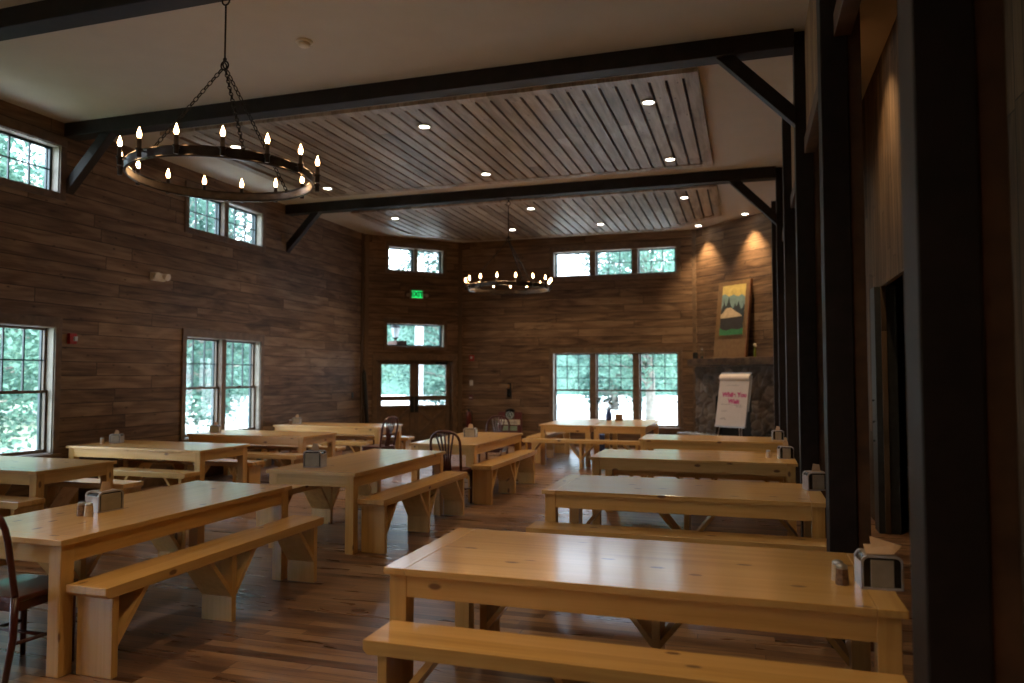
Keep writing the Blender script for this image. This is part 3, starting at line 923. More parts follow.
# middle row (short side facing the viewer)
table(-4.55, -3.595, 3.215, 5.40, 'large pine table at lower left with napkin dispenser, nearest in the middle row', True)
table(-4.44, -3.48, 6.22, 8.41, 'middle pine table of the centre row, with wide grey napkin dispenser', True)
table(-4.36, -3.41, 9.25, 11.42, 'farthest pine table of the centre row, a chair at its near end', True)
bench(-3.452, 4.335, True, 'nearest pine bench at lower left, running along the right side of the big left table')
bench(-4.685, 4.27, True, 'pine bench on the left side of the nearest middle-row table, seen beneath it')
bench(-3.36, 7.38, True, 'pine bench along the right side of the middle table of the centre row')
bench(-4.58, 7.46, True, 'pine bench on the left side of the middle table of the centre row')
bench(-3.275, 10.18, True, 'pine bench along the right side of the farthest table of the centre row')
# left row along the window wall
table(-8.46, -6.42, 5.45, 6.40, 'pine table cut by the left edge of the picture, below the left window')
table(-8.42, -6.32, 7.56, 8.50, 'second pine table of the window row, below the plank wall between windows')
table(-8.38, -6.28, 9.70, 10.66, 'third pine table of the window row, below the paired window')
table(-8.36, -6.18, 11.90, 12.84, 'farthest pine table of the window row, a chair at its right end')
bench(-7.4, yb_front(5.45), False, 'pine bench in front of the leftmost cut-off table')
bench(-7.4, yb_back(6.40), False, 'pine bench behind the leftmost cut-off table')
bench(-7.40, yb_front(7.56), False, 'pine bench in front of the second window-row table')
bench(-7.35, yb_back(8.50), False, 'pine bench behind the second window-row table')
bench(-7.30, yb_front(9.70), False, 'pine bench in front of the third window-row table')
bench(-7.36, yb_back(10.66), False, 'pine bench behind the third window-row table')
bench(-7.395, yb_front(11.90), False, 'pine bench in front of the farthest window-row table')
bench(-7.15, yb_back(12.84), False, 'pine bench behind the farthest window-row table')
# the pair under the back windows
table(-3.72, -2.745, 13.50, 15.60, 'left one of two pine tables pushed together under the back windows', True)
table(-2.715, -1.74, 13.50, 15.60, 'right one of two pine tables pushed together under the back windows', True)
bench(-2.87, 13.30, False, 'pine bench across the near ends of the two far tables, Y-shaped middle leg')
bench(-3.88, 14.75, True, 'pine bench along the left side of the two far tables')

# ------------------------------------------------------------------ chairs
def make_chair():
    o = empty('dining_chair', (0, 0, 0))     # faces +y, back at -y
    cw = M['chairwood']
    m = MB()
    m.prism([(-0.20, -0.20), (0.20, -0.20), (0.225, 0.18), (0.19, 0.21), (-0.19, 0.21), (-0.225, 0.18)], 0.435, 0.465, 'z')
    m.build('seat', cw, o, 0.008)
    m = MB()
    m.box(-0.18, 0.18, -0.185, -0.165, 0.385, 0.435); m.box(-0.19, 0.19, 0.165, 0.185, 0.385, 0.435)
    m.box(-0.19, -0.17, -0.165, 0.165, 0.385, 0.435); m.box(0.17, 0.19, -0.165, 0.165, 0.385, 0.435)
    m.build('seat_rail', cw, o)
    for s in (-1, 1):
        m = MB(); m.tube([(s * 0.185, 0.175, 0.435), (s * 0.185, 0.178, 0.2), (s * 0.185, 0.18, 0.0)], [0.021, 0.018, 0.014]); m.build('leg', cw, o)
        m = MB(); m.tube([(s * 0.185, -0.185, 0.465), (s * 0.185, -0.19, 0.25), (s * 0.187, -0.235, 0.0)], [0.021, 0.02, 0.015]); m.build('leg', cw, o)
    m = MB()
    pts = []
    for k in range(25):
        u = k / 24
        if u < 0.3: x = -0.185 - 0.015 * (u / 0.3); z = 0.465 + (0.78 - 0.465) * (u / 0.3)
        elif u > 0.7: x = 0.185 + 0.015 * ((1 - u) / 0.3); z = 0.465 + (0.78 - 0.465) * ((1 - u) / 0.3)
        else:
            t = PI * (0.7 - u) / 0.4
            ct = math.cos(t); x = 0.20 * math.copysign(abs(ct) ** 0.75, ct); z = 0.78 + 0.18 * math.sin(t) ** 0.85
            x = -x if False else x
        pts.append((x if 0.3 <= u <= 0.7 else x, -0.185 - 0.10 * (z - 0.465) / 0.5, z))
    m.tube(pts, 0.0175); m.build('hoop_back', cw, o)
    for k, fx_ in enumerate((-2, -1, 0, 1, 2)):
        xt = fx_ * 0.06; xb = fx_ * 0.022
        zt = 0.78 + 0.18 * max(0, 1 - (abs(xt) / 0.2) ** 2.67) ** 0.425 - 0.008
        yb = lambda z: -0.185 - 0.10 * (z - 0.465) / 0.5
        zm = 0.68
        m = MB(); m.tube([(xb, yb(0.465), 0.465), (xb * 1.1, yb(0.6), 0.6), (xb + (xt - xb) * 0.45, yb(0.75), 0.75), (xt, yb(zt), zt)], [0.012, 0.011, 0.012, 0.011], 6)
        m.build('spindle', cw, o)
    m = MB(); m.tube([(-0.185, 0.177, 0.2), (-0.186, -0.2, 0.22)], 0.011); m.tube([(0.185, 0.177, 0.2), (0.186, -0.2, 0.22)], 0.011); m.tube([(-0.185, 0.0, 0.21), (0.185, 0.0, 0.21)], 0.011)
    m.build('stretcher', cw, o)
    return o
pc = make_chair()
ch = [(-3.95, 3.275, 0.0, 'dark wooden chair cut by the left edge, beside the big left table'),
      (-3.64, 9.03, 0.0, 'dark red-brown hoop-back chair at the near end of the farthest centre-row table'),
      (-6.04, 11.60, R(78), 'dark hoop-back chair at the right end of the farthest window-row table'),
      (-4.10, 11.98, R(180), 'dark chair beyond the far end of the centre row, only its top and seat showing')]
for k, (x, y, a, lb) in enumerate(ch):
    o = pc if k == 0 else copy_tree(pc)
    o.location = (x, y, 0); o.rotation_euler = (0, 0, a); tag(o, lb, 'chair', 'dark hoop-back chairs')

# ------------------------------------------------------------------ napkin dispensers and shakers
def make_dispenser(upright, pin=0.018):
    """front face towards -y, base at z=0"""
    o = empty('napkin_dispenser', (0, 0, 0))
    w, dpt, h = 0.083, 0.068, 0.142
    def arch(w_, h_, r):
        p = [(-w_, 0.0)]
        for k in range(7): t = PI - (PI / 2) * k / 6; p.append((-w_ + r + r * math.cos(t), h_ - r + r * math.sin(t)))
        for k in range(7): t = PI / 2 - (PI / 2) * k / 6; p.append((w_ - r + r * math.cos(t), h_ - r + r * math.sin(t)))
        p.append((w_, 0.0)); return p[::-1]
    m = MB(); m.prism(arch(w - 0.006, h - 0.008, 0.026), -dpt + 0.008, dpt - 0.008, 'y'); m.build('body', M['smoked'], o)
    m = MB()
    for s in (-1, 1):          # steel hoop around each face
        a_ = arch(w, h, 0.03); b_ = arch(w - 0.009, h - 0.009, 0.024)
        n = len(a_); y0, y1 = s * dpt, s * (dpt - 0.012)
        vs = [(x, y0, z) for x, z in a_] + [(x, y0, z) for x, z in b_] + [(x, y1, z) for x, z in a_] + [(x, y1, z) for x, z in b_]
        fs = []
        for i in range(n - 1):
            fs += [(i, i + 1, n + i + 1, n + i), (i, i + 1, 2 * n + i + 1, 2 * n + i), (n + i, n + i + 1, 3 * n + i + 1, 3 * n + i), (2 * n + i, 2 * n + i + 1, 3 * n + i + 1, 3 * n + i)]
        m.add(vs, fs)
        m.box(-w, w, y0, y1, 0, 0.01)
    m.box(-w, -w + 0.004, -dpt, dpt, 0.0, h - 0.03); m.box(w - 0.004, w, -dpt, dpt, 0.0, h - 0.03)
    m.box(-w + 0.02, w - 0.02, -dpt + 0.01, dpt - 0.01, h - 0.010, h)
    m.build('hoop_frame', M['clear'], o)
    for s in (-1, 1):
        m = MB(); m.box(-w + pin, w - pin, s * dpt, s * (dpt - 0.008), 0.012, h - 0.018); m.build('face_plate', M['plate'], o, 0.002)
    m = MB()
    hexa = [(3, 2, 1, 0), (4, 5, 6, 7), (0, 1, 5, 4), (1, 2, 6, 5), (2, 3, 7, 6), (3, 0, 4, 7)]
    def sheet(a_, b_, c_, d_, t=0.003, nrm=(0, 0, 1)):
        n_ = Vector(nrm) * t
        q_ = [Vector(p) for p in (a_, b_, c_, d_)]
        m.add(q_ + [p + n_ for p in q_], hexa)
    if upright:
        sheet((-0.035, -0.008, h - 0.004), (0.035, -0.012, h - 0.004), (0.028, -0.002, h + 0.055), (-0.018, 0.006, h + 0.062), nrm=(0, -1, 0))
        sheet((-0.03, 0.01, h - 0.004), (0.03, 0.006, h - 0.004), (0.03, 0.02, h + 0.04), (-0.01, 0.0, h + 0.05), nrm=(0, -1, 0))
    else:
        sheet((-0.06, -0.055, h + 0.001), (0.05, -0.06, h + 0.006), (0.07, 0.03, h + 0.03), (-0.05, 0.04, h + 0.022))
        sheet((-0.03, -0.02, h), (0.06, -0.03, h + 0.004), (0.10, 0.02, h + 0.025), (-0.02, 0.06, h + 0.055))
    m.build('napkin', M['napkin'], o)
    return o
pd = make_dispenser(True)
pflat = make_dispenser(False, 0.038)
pdark = make_dispenser(True, 0.038)
disp = [(0.522, 3.585, R(5), 'steel napkin dispenser with loose napkins on the nearest right table'),
        (0.50, 6.45, R(14), 'steel napkin dispenser half hidden behind the second post'),
        (0.375, 8.75, R(10), 'steel napkin dispenser on the third right-row table'),
        (0.385, 11.27, R(6), 'steel napkin dispenser on the fourth right-row table, topmost of the right row'),
        (-4.13, 4.02, R(82), 'steel napkin dispenser with upright napkin on the big left table'),
        (-4.115, 6.56, R(10), 'wide grey napkin dispenser on the middle centre-row table'),
        (-3.93, 10.45, R(8), 'steel napkin dispenser on the farthest centre-row table, napkin sticking up'),
        (-8.14, 8.10, R(20), 'napkin dispenser on the second window-row table, against the plank wall'),
        (-8.10, 10.02, R(20), 'napkin dispenser on the third window-row table, before the paired window'),
        (-8.15, 12.36, R(15), 'small pale napkin dispenser on the farthest window-row table')]
for k, (x, y, a, lb) in enumerate(disp):
    o = pflat if k == 0 else pdark if k == 1 else copy_tree(pdark) if k < 4 else pd if k == 4 else copy_tree(pd)
    o.location = (x, y, TZ); o.rotation_euler = (0, 0, a); tag(o, lb, 'napkin dispenser', 'napkin dispensers')
    if k == 4: o.scale = (1.12, 1, 0.95)
    if k >= 7: o.scale = (0.88, 0.88, 0.85)
    if k == 5: o.scale = (1.12, 1.1, 1.15)
    if k in (2, 3): o.scale = (0.92, 0.92, 0.95)
def make_shaker(fill):
    o = empty('salt_and_pepper_shaker', (0, 0, 0))
    m = MB()
    r, h = 0.02, 0.062
    p = []
    for z, rr in ((0, r), (0.004, r), (h, r * 0.86)):
        p.append((rr * 1.1, z))
    m.lathe([(0.0, 0)] + p + [(0.0, h)], n=8, smooth=False); m.build('jar', fill, o)
    m = MB(); m.lathe([(0.0185, h), (0.0185, h + 0.012), (0.013, h + 0.017), (0.0, h + 0.018)], n=12); m.build('cap', M['steel'], o)
    return o
pp = make_shaker(M['pepper']); ps = make_shaker(M['salt'])
shk = [(pp, 0.375, 3.565, 'small brown pepper shaker in front, beside the nearest napkin dispenser'), (ps, 0.365, 3.635, 'small pale shaker just behind the pepper shaker on the nearest table'),
       (pp, -4.115, 3.825, 'dark shaker left of the napkin dispenser on the big left table'), (ps, -4.05, 3.82, 'pale shaker against the napkin dispenser on the big left table'),
       (ps, -8.16, 7.88, 'pale shaker on the second window-row table'),
       (pp, -8.16, 12.16, 'amber shaker on the farthest window-row table'),
       (ps, 0.20, 8.78, 'pale shaker left of the dispenser on the third right-row table')]
seen = set()
for (pr, x, y, lb) in shk:
    if id(pr) in seen: o = copy_tree(pr)
    else: o = pr; seen.add(id(pr))
    o.location = (x, y, TZ); tag(o, lb, 'shaker', 'salt and pepper shakers'); o.scale = (1.25, 1.25, 1.1)

# vase and caddy on the far tables
v = empty('flower_vase', (-2.72, 15.2, TZ)); tag(v, 'blue vase with dry twigs on the far tables, before the middle window', 'vase')
m = MB(); m.lathe([(0.0, 0), (0.045, 0), (0.06, 0.05), (0.055, 0.12), (0.035, 0.18), (0.04, 0.21), (0.032, 0.21), (0.028, 0.18), (0.0, 0.16)], n=16); m.build('vase_body', M['blue'], v)
m = MB()
random.seed(3)
for k in range(11):
    a = random.uniform(0, 2 * PI); r = random.uniform(0.05, 0.26); h = random.uniform(0.28, 0.42)
    m.tube([(0, 0, 0.17), (r * 0.4 * math.cos(a), r * 0.4 * math.sin(a), 0.27), (r * math.cos(a), r * math.sin(a), h)], [0.008, 0.007, 0.005], 5)
    for q in range(4):
        c3 = Vector((r * math.cos(a), r * math.sin(a), h)) + Vector((random.uniform(-.04, .04), random.uniform(-.04, .04), random.uniform(-.04, .03)))
        d3 = Vector((random.uniform(-1, 1), random.uniform(-1, 1), random.uniform(-.5, 1))).normalized() * 0.045
        e3 = d3.cross(Vector((0.3, 0.5, 0.7))).normalized() * 0.022
        m.add([c3 - d3, c3 + e3, c3 + d3, c3 - e3], [(0, 1, 2, 3)])
m.build('twigs', M['green'], v)
v.scale = (1.1, 1.1, 1.05)
m = MB(); b_ = 0.07
m.box(-b_, b_, -b_, b_, 0, 0.012); m.box(-b_, -b_ + 0.01, -b_, b_, 0.012, 0.13); m.box(b_ - 0.01, b_, -b_, b_, 0.012, 0.13); m.box(-b_ + .01, b_ - .01, -b_, -b_ + 0.01, 0.012, 0.13); m.box(-b_ + .01, b_ - .01, b_ - 0.01, b_, 0.012, 0.13)
cd = m.build('condiment_box', M['board'], None, 0.003, (-2.50, 15.15, TZ)); tag(cd, 'small brown wooden box right of the blue vase', 'box')
m = MB(); m.tube([(-0.06, 0, 0.125), (-0.06, 0, 0.18), (0.06, 0, 0.18), (0.06, 0, 0.125)], 0.006); m.build('handle', M['iron'], cd)
# blue bin under the far tables
m = MB(); m.prism([(-0.10, -0.13), (0.10, -0.13), (0.10, 0.13), (-0.10, 0.13)], 0, 0.012, 'z')
m.lathe([(0.12, 0.0), (0.145, 0.36), (0.155, 0.37), (0.155, 0.38), (0.14, 0.38), (0.112, 0.012)], n=20)
tag(m.build('waste_bin', M['blue'], None, 0, (-3.08, 16.3, 0)), 'blue bin on the floor seen between the legs of the far tables', 'bin')

# ------------------------------------------------------------------ fireplace
s2 = math.sqrt(0.5)
def fp(name, label, cat): 
    o = empty(name, (*FO, 0), R(-45)); tag(o, label, cat); return o
f = fp('stone_fireplace', 'field-stone fireplace with dark firebox across the far right corner', 'fireplace')
# stone face: grid displaced into rounded stones, local x 0.05..2.6, face near y=-0.16
X0f, X1f, Z1f = 0.08, 2.6, 1.85
fb = (0.74, 1.72, 0.44, 1.22)
NX, NZ = 150, 110
m = MB(); idx = {}
def sv(i, j):
    if (i, j) in idx: return idx[(i, j)]
    x = X0f + (X1f - X0f) * i / NX; z = Z1f * j / NZ
    ds, ps_ = noise.voronoi(Vector((x * 4.2, 0, z * 4.8)), distance_metric='DISTANCE')
    e = min(1.0, (ds[1] - ds[0]) * 3.0)
    hgt = (e ** 0.5) * 0.04 + 0.012 * noise.noise(Vector((x * 9, 1, z * 9)))
    idx[(i, j)] = len(m.v); m.v.append(Vector((x, -0.12 - hgt, z))); return idx[(i, j)]
for i in range(NX):
    for j in range(NZ):
        cx_ = X0f + (X1f - X0f) * (i + .5) / NX; cz_ = Z1f * (j + .5) / NZ
        if fb[0] < cx_ < fb[1] and cz_ < fb[3]: continue
        m.f.append([sv(i, j), sv(i + 1, j), sv(i + 1, j + 1), sv(i, j + 1)]); m.mi.append(0); m.sm.append(True)
m.box(X0f, X0f + 0.02, -0.13, -0.002, 0, Z1f); m.box(X1f - 0.02, X1f, -0.13, -0.002, 0, Z1f)
m.build('stone_face', M['stone'], f)
m = MB(); m.box(fb[0] - 0.02, fb[1] + 0.02, -0.02, -0.01, 0.0, fb[3] + .02); m.box(fb[0] - 0.02, fb[0], -0.15, -0.02, 0, fb[3]); m.box(fb[1], fb[1] + 0.02, -0.15, -0.02, 0, fb[3]); m.box(fb[0] - .02, fb[1] + .02, -0.15, -0.02, fb[3], fb[3] + .02)
m.build('firebox', M['black'], f)
m = MB(); m.box(0.0, 2.6, -0.55, -0.19, 0, 0.36); m.build('hearth_base', M['stone'], f, 0.01)
m = MB(); m.box(-0.03, 2.6, -0.58, -0.19, 0.36, 0.42); m.build('hearth_slab', M['slab'], f, 0.008)
m = MB(); m.box(0.06, 2.62, -0.36, -0.002, 1.87, 2.03)
mt = m.build('mantel_shelf', plain('rough_mantel_beam', (0.085, 0.05, 0.028), 0.9, 0, 0.15, 7), f, 0.012)
# leaning board with painting
o = fp('leaning_picture', 'tall brown board with a painted forest scene leaning on the mantel', 'picture')
tl = Matrix.Translation((0.0, -0.26, 2.037)) @ Matrix.Rotation(R(-6.5), 4, 'X')
xa, xb = 0.79, 1.69
m = MB(); m.box(xa, xb, 0.0, 0.02, 0.0, 1.62, tl); m.build('backboard', M['board'], o)
m = MB(); m.box(xb, xb + 0.035, -0.006, 0.05, 0.0, 1.62, tl); m.build('edge_strip', M['boardedge'], o)
pa, pb, pz0, pz1 = 0.93, 1.60, 0.47, 1.53
art = empty('painting', (0, 0, 0)); art.parent = o
def layer(poly, col, k, nm):
    m = MB(); m.prism([(pa + (pb - pa) * u, pz0 + (pz1 - pz0) * w2) for u, w2 in poly], -0.004 - 0.0015 * k, -0.003 - 0.0015 * k + 0.0005, 'y', tl)
    m.build(nm, plain('paint_' + nm, col, 0.7, 0, 0.06, 12), o)
bpy.data.objects.remove(art)
layer([(0, 0), (1, 0), (1, 1), (0, 1)], (0.52, 0.40, 0.12), 0, 'painted_sky')
layer([(0, 0.3), (1, 0.3), (1, 0.74), (0.85, 0.80), (0.7, 0.76), (0.5, 0.81), (0.3, 0.78), (0.12, 0.84), (0, 0.82)], (0.16, 0.25, 0.24), 1, 'painted_hills')
tr = [(0, 0.3)]
tx = [(0.0, 0.5), (0.03, 0.56), (0.08, 0.62), (0.11, 0.72), (0.15, 0.62), (0.2, 0.58), (0.26, 0.66), (0.31, 0.78), (0.36, 0.66), (0.42, 0.58), (0.5, 0.52), (0.55, 0.56), (0.59, 0.63), (0.64, 0.56), (0.7, 0.60), (0.74, 0.67), (0.79, 0.58), (0.85, 0.5), (0.92, 0.52), (0.97, 0.6), (1.0, 0.58)]
layer(tr + tx + [(1.0, 0.3)], (0.02, 0.03, 0.035), 2, 'painted_trees')
layer([(0, 0.34), (0.92, 0.36), (0.85, 0.40), (0.6, 0.48), (0.42, 0.55), (0.22, 0.54), (0.08, 0.45), (0, 0.42)], (0.50, 0.38, 0.24), 3, 'painted_tent')
layer([(0, 0.08), (1, 0.1), (1, 0.345), (0, 0.345)], (0.025, 0.022, 0.022), 4, 'painted_shade')
layer([(0, 0), (1, 0), (1, 0.13), (0.8, 0.10), (0.5, 0.12), (0.3, 0.09), (0.1, 0.12), (0, 0.15)], (0.03, 0.17, 0.06), 5, 'painted_grass')
def frame_at(lx, ly_, z):     # fireplace-wall local to world
    return (FO[0] + (lx + ly_) * s2, FO[1] + (-lx + ly_) * s2, z)
m = MB(); m.box(-0.04, 0.04, -0.04, 0.04, 0, 0.13); m.box(-0.03, 0.03, -0.03, 0.03, 0.13, 0.14)
tag(m.build('speaker_box', M['black'], None, 0.008, frame_at(0.16, -0.2, 2.03), R(-45)), 'small black box at the left end of the mantel', 'speaker')
o = empty('glass_lantern', frame_at(0.37, -0.2, 2.03), R(-45)); tag(o, 'small glass lantern with black base on the mantel', 'lantern')
m = MB(); m.lathe([(0.0, 0), (0.035, 0), (0.035, 0.06), (0.0, 0.06)], n=12); m.build('base', M['black'], o)
m = MB(); m.lathe([(0.022, 0.06), (0.036, 0.10), (0.03, 0.16), (0.018, 0.19), (0.014, 0.19)], n=12); m.build('glass_chimney', M['glass'], o)
m = MB(); m.ring((0, 0, 0.205), 0.02, 0.004, 12, 5, 'y'); m.build('handle', M['steel'], o)
o = empty('bud_bottle', frame_at(1.92, -0.2, 2.03)); tag(o, 'slim yellow-green bottle with pale blossom on the mantel', 'bottle')
m = MB(); m.lathe([(0.0, 0), (0.025, 0), (0.025, 0.13), (0.010, 0.17), (0.010, 0.2), (0.0, 0.2)], n=12); m.build('bottle_body', M['yellowg'], o)
m = MB()
for k in range(5): m.lathe([(0.0, 0), (0.022, 0.018), (0.018, 0.035), (0.0, 0.045)], (0.018 * math.cos(k * 1.25), 0.018 * math.sin(k * 1.25), 0.2 + 0.008 * k), 8)
m.build('blossom', M['cream'], o)

# flip chart easel
o = empty('flip_chart_easel', frame_at(2.02, -0.98, 0), R(-33)); tag(o, 'white flip chart with magenta handwriting on an easel before the fireplace', 'easel')
lean = Matrix.Rotation(R(-12), 4, 'X')
P0 = Matrix.Translation((0, 0, 0.68)) @ lean
m = MB(); m.box(-0.34, 0.34, 0.0, 0.012, -0.02, 1.06, P0); m.build('backboard', M['steel'], o)
m = MB(); m.box(-0.335, 0.335, -0.022, -0.002, 0.0, 1.03, P0); m.build('paper_pad', M['paper'], o)
m = MB()
pts = [(0.0, 0.0), (0.028, 0.01), (0.04, 0.045), (0.03, 0.09), (0.0, 0.12), (-0.002, 0.12), (-0.002, 0.0)]
m.prism([(-0.022 - a, 0.90 + b) for a, b in pts], -0.335, 0.335, 'x', P0); m.build('rolled_sheet', M['paper'], o)
m = MB(); m.box(0.1, 0.36, 0.014, 0.02, 0.30, 1.0, P0); m.build('sheet_behind', M['paper2'], o)
for s in (-1, 1):
    m = MB(); m.tube([tuple(P0 @ Vector((s * 0.12, 0.024, 1.04))), (s * 0.33, -0.14, 0.0)], 0.010); m.build('leg', M['steel'], o)
m = MB(); m.tube([tuple(P0 @ Vector((0, 0.03, 1.0))), (0.0, 0.33, 0.0)], 0.010); m.build('leg', M['steel'], o)
m = MB(); m.box(-0.33, 0.33, -0.045, 0.0, -0.03, -0.005, P0); m.build('pen_tray', M['steel'], o)
TR = P0 @ Matrix.Translation((0, -0.0245, 0)) @ Matrix.Rotation(R(90), 4, 'X')
text_mesh('While You', 0.125, 'headline_writing', M['ink'], o, TR @ Matrix.Translation((0.03, 0.61, 0)), 0.001, 0.005)
text_mesh('Wait', 0.125, 'headline_writing', M['ink'], o, TR @ Matrix.Translation((0.03, 0.48, 0)), 0.001, 0.005)
m = MB(); random.seed(11)
for (zz, xa_, xb_) in ((0.79, -0.16, 0.12), (0.41, -0.24, -0.02), (0.40, 0.02, 0.2), (0.37, 0.1, 0.22), (0.28, -0.22, -0.1), (0.12, -0.24, -0.1), (0.14, -0.2, -0.12)):
    x = xa_
    while x < xb_:
        hh = random.uniform(0.012, 0.026)
        m.bar(P0 @ Vector((x, -0.0245, zz)), P0 @ Vector((x + random.uniform(-.004, .008), -0.0245, zz + hh)), 0.004, 0.002, up=(0, -1, 0))
        x += random.uniform(0.012, 0.022)
m.build('small_notes', M['ink2'], o)

# ------------------------------------------------------------------ wall fittings
def back(name, x, z, label, cat): 
    o = empty(name, (x, YB, z)); tag(o, label, cat); return o
o = back('fire_alarm', -6.47, 2.09, 'red fire alarm strobe on the back wall beside the corner, topmost of three fittings', 'alarm')
m = MB(); m.box(-0.055, 0.055, -0.05, 0, -0.07, 0.07); m.build('housing', M['red'], o, 0.006)
m = MB(); m.box(-0.02, 0.02, -0.07, -0.05, -0.02, 0.04); m.build('strobe_lens', M['frost'], o, 0.004)
o = back('light_switch', -6.49, 1.48, 'white light switch on the back wall below the red alarm', 'switch')
m = MB(); m.box(-0.045, 0.045, -0.01, 0, -0.065, 0.065); m.build('cover_plate', M['white'], o, 0.003)
m = MB(); m.box(-0.01, 0.01, -0.022, -0.01, -0.02, 0.02); m.build('toggle', M['cream'], o)
o = back('pull_station', -6.49, 1.13, 'dark red fire alarm pull station below the light switch', 'alarm')
m = MB(); m.box(-0.05, 0.05, -0.045, 0, -0.06, 0.06); m.build('housing', M['darkred'], o, 0.006)
m = MB(); m.box(-0.035, 0.035, -0.06, -0.045, -0.02, 0.0); m.build('pull_bar', M['white'], o)
o = back('wall_sconce', -5.51, 1.38, 'small black wall sconce with amber glass above the red stand', 'wall lamp')
m = MB(); m.box(-0.05, 0.05, -0.02, 0, -0.24, 0.10); m.tube([(0, -0.02, -0.18), (0, -0.09, -0.16), (0, -0.09, -0.06)], 0.012); m.lathe([(0.02, -0.06), (0.06, -0.05), (0.06, -0.035), (0.0, -0.035)], (0, -0.09, 0)); m.build('bracket', M['black'], o)
m = MB(); m.lathe([(0.02, -0.035), (0.035, 0.0), (0.03, 0.06), (0.02, 0.07), (0.0, 0.07)], (0, -0.09, 0)); m.build('glass_shade', M['amber'], o)
# dark red information stand
o = empty('information_stand', (-5.40, 17.0, 0)); tag(o, 'dark red display stand with round emblem and white placard against the back wall', 'stand')
m = MB(); m.box(-0.29, 0.29, 0, 0.05, 0.0, 0.80); m.box(-0.31, 0.31, -0.12, 0.16, 0.0, 0.05); m.build('panel', M['darkred'], o, 0.006)
m = MB(); m.lathe([(0.0, 0.0), (0.11, 0.0), (0.11, 0.012), (0.0, 0.012)], n=24)
for i_ in range(len(m.v)): v_ = m.v[i_]; m.v[i_] = Vector((v_.x, -v_.z - 0.001, v_.y + 0.73))
em = m.build('round_emblem', plain('emblem_green_grey', (0.10, 0.14, 0.12), 0.5), o)
m = MB(); m.ring((0, -0.016, 0.73), 0.08, 0.008, 24, 6, 'y'); m.bar((-0.04, -0.016, 0.68), (0.0, -0.016, 0.78), 0.012, 0.006, up=(0, -1, 0)); m.bar((0.04, -0.016, 0.68), (0.0, -0.016, 0.78), 0.012, 0.006, up=(0, -1, 0)); m.build('emblem_mark', M['frost'], em)
m = MB(); m.box(-0.10, 0.10, -0.02, 0.05, 0.80, 0.85); m.lathe([(0.08, 0.0), (0.06, 0.02), (0.0, 0.03)], (0, 0.01, 0.85)); m.build('cap', M['black'], o)
m = MB(); m.box(-0.25, 0.25, -0.012, -0.001, 0.50, 0.62); pw_ = m.build('placard', M['cream'], o)
m = MB(); random.seed(5); x = -0.2
while x < 0.2:
    m.box(x, x + 0.012, -0.0135, -0.012, 0.53, 0.53 + random.uniform(0.035, 0.06)); x += random.uniform(0.022, 0.035)
m.build('placard_writing', M['ink2'], pw_)
m = MB(); m.box(-0.18, 0.18, -0.012, -0.001, 0.36, 0.47); m.build('lower_placard', plain('pale_green_card', (0.22, 0.30, 0.20), 0.7), o)
m = MB(); m.box(0.1, 0.27, -0.014, -0.001, 0.16, 0.31); m.build('leaflet', M['paper'], o)
# fire extinguisher
o = empty('fire_extinguisher', (-6.52, YB - 0.11, 0.40)); tag(o, 'red fire extinguisher hanging on the back wall by the corner', 'extinguisher')
m = MB(); m.lathe([(0.0, 0), (0.06, 0.0), (0.065, 0.02), (0.065, 0.32), (0.045, 0.37), (0.02, 0.39), (0.0, 0.39)], n=16); m.build('cylinder', M['darkred'], o)
m = MB(); m.lathe([(0.02, 0.385), (0.02, 0.43), (0.0, 0.43)], n=10); m.box(-0.09, 0.03, -0.012, 0.012, 0.43, 0.445); m.tube([(0.02, 0, 0.41), (0.09, 0, 0.38), (0.095, 0, 0.2), (0.08, 0, 0.1)], 0.009); m.box(-0.05, 0.05, 0.066, 0.10, 0.25, 0.3); m.build('valve_and_hose', M['black'], o)
# exit sign on entry wall
o = empty('exit_sign', (*EO, 0), R(45)); tag(o, 'green lit exit sign with two lamp heads above the entry doors', 'sign')
ex = EX(-7.585)
m = MB(); m.box(ex - 0.17, ex + 0.17, -0.05, 0, 3.50, 3.71); m.build('housing', M['plate'], o, 0.006)
m = MB(); m.box(ex - 0.135, ex + 0.135, -0.056, -0.05, 3.52, 3.69); m.build('lit_face', M['exitg'], o)
text_mesh('EXIT', 0.155, 'lettering', M['exitd'], o, Matrix.Translation((ex, -0.0575, 3.605)) @ Matrix.Rotation(R(90), 4, 'X'), 0.001, 0.007)
for s in (-1, 1):
    m = MB(); m.tube([(ex + s * 0.17, -0.03, 3.6), (ex + s * 0.21, -0.04, 3.6)], 0.015); m.tube([(ex + s * 0.22, -0.02, 3.6), (ex + s * 0.235, -0.09, 3.58)], [0.03, 0.045], 12); m.build('lamp_head', M['plate'], o)
# left wall fittings
def left(name, y, z, label, cat):
    o = empty(name, (XL, y, z), R(90)); tag(o, label, cat); return o
o = left('fire_alarm', 7.66, 2.14, 'red fire alarm with white strobe on the plank wall beside the left window', 'alarm')
m = MB(); m.box(-0.055, 0.055, -0.05, 0, -0.07, 0.07); m.build('housing', M['red'], o, 0.006)
m = MB(); m.box(0.0, 0.045, -0.075, -0.05, -0.03, 0.03); m.build('strobe_lens', M['frost'], o, 0.004)
o = left('emergency_light', 9.13, 3.14, 'beige twin-head emergency light high on the plank wall', 'emergency light')
m = MB(); m.box(-0.13, 0.13, -0.06, 0, -0.06, 0.06); m.build('housing', M['cream'], o, 0.01)
for s in (-1, 1):
    m = MB(); m.tube([(s * 0.1, -0.06, 0.02), (s * 0.1, -0.13, 0.0)], [0.04, 0.055], 12); m.build('lamp_head', M['cream'], o)
o = left('wall_outlet', 15.05, 1.22, 'small dark green wall plate on the left wall near the corner pole', 'outlet')
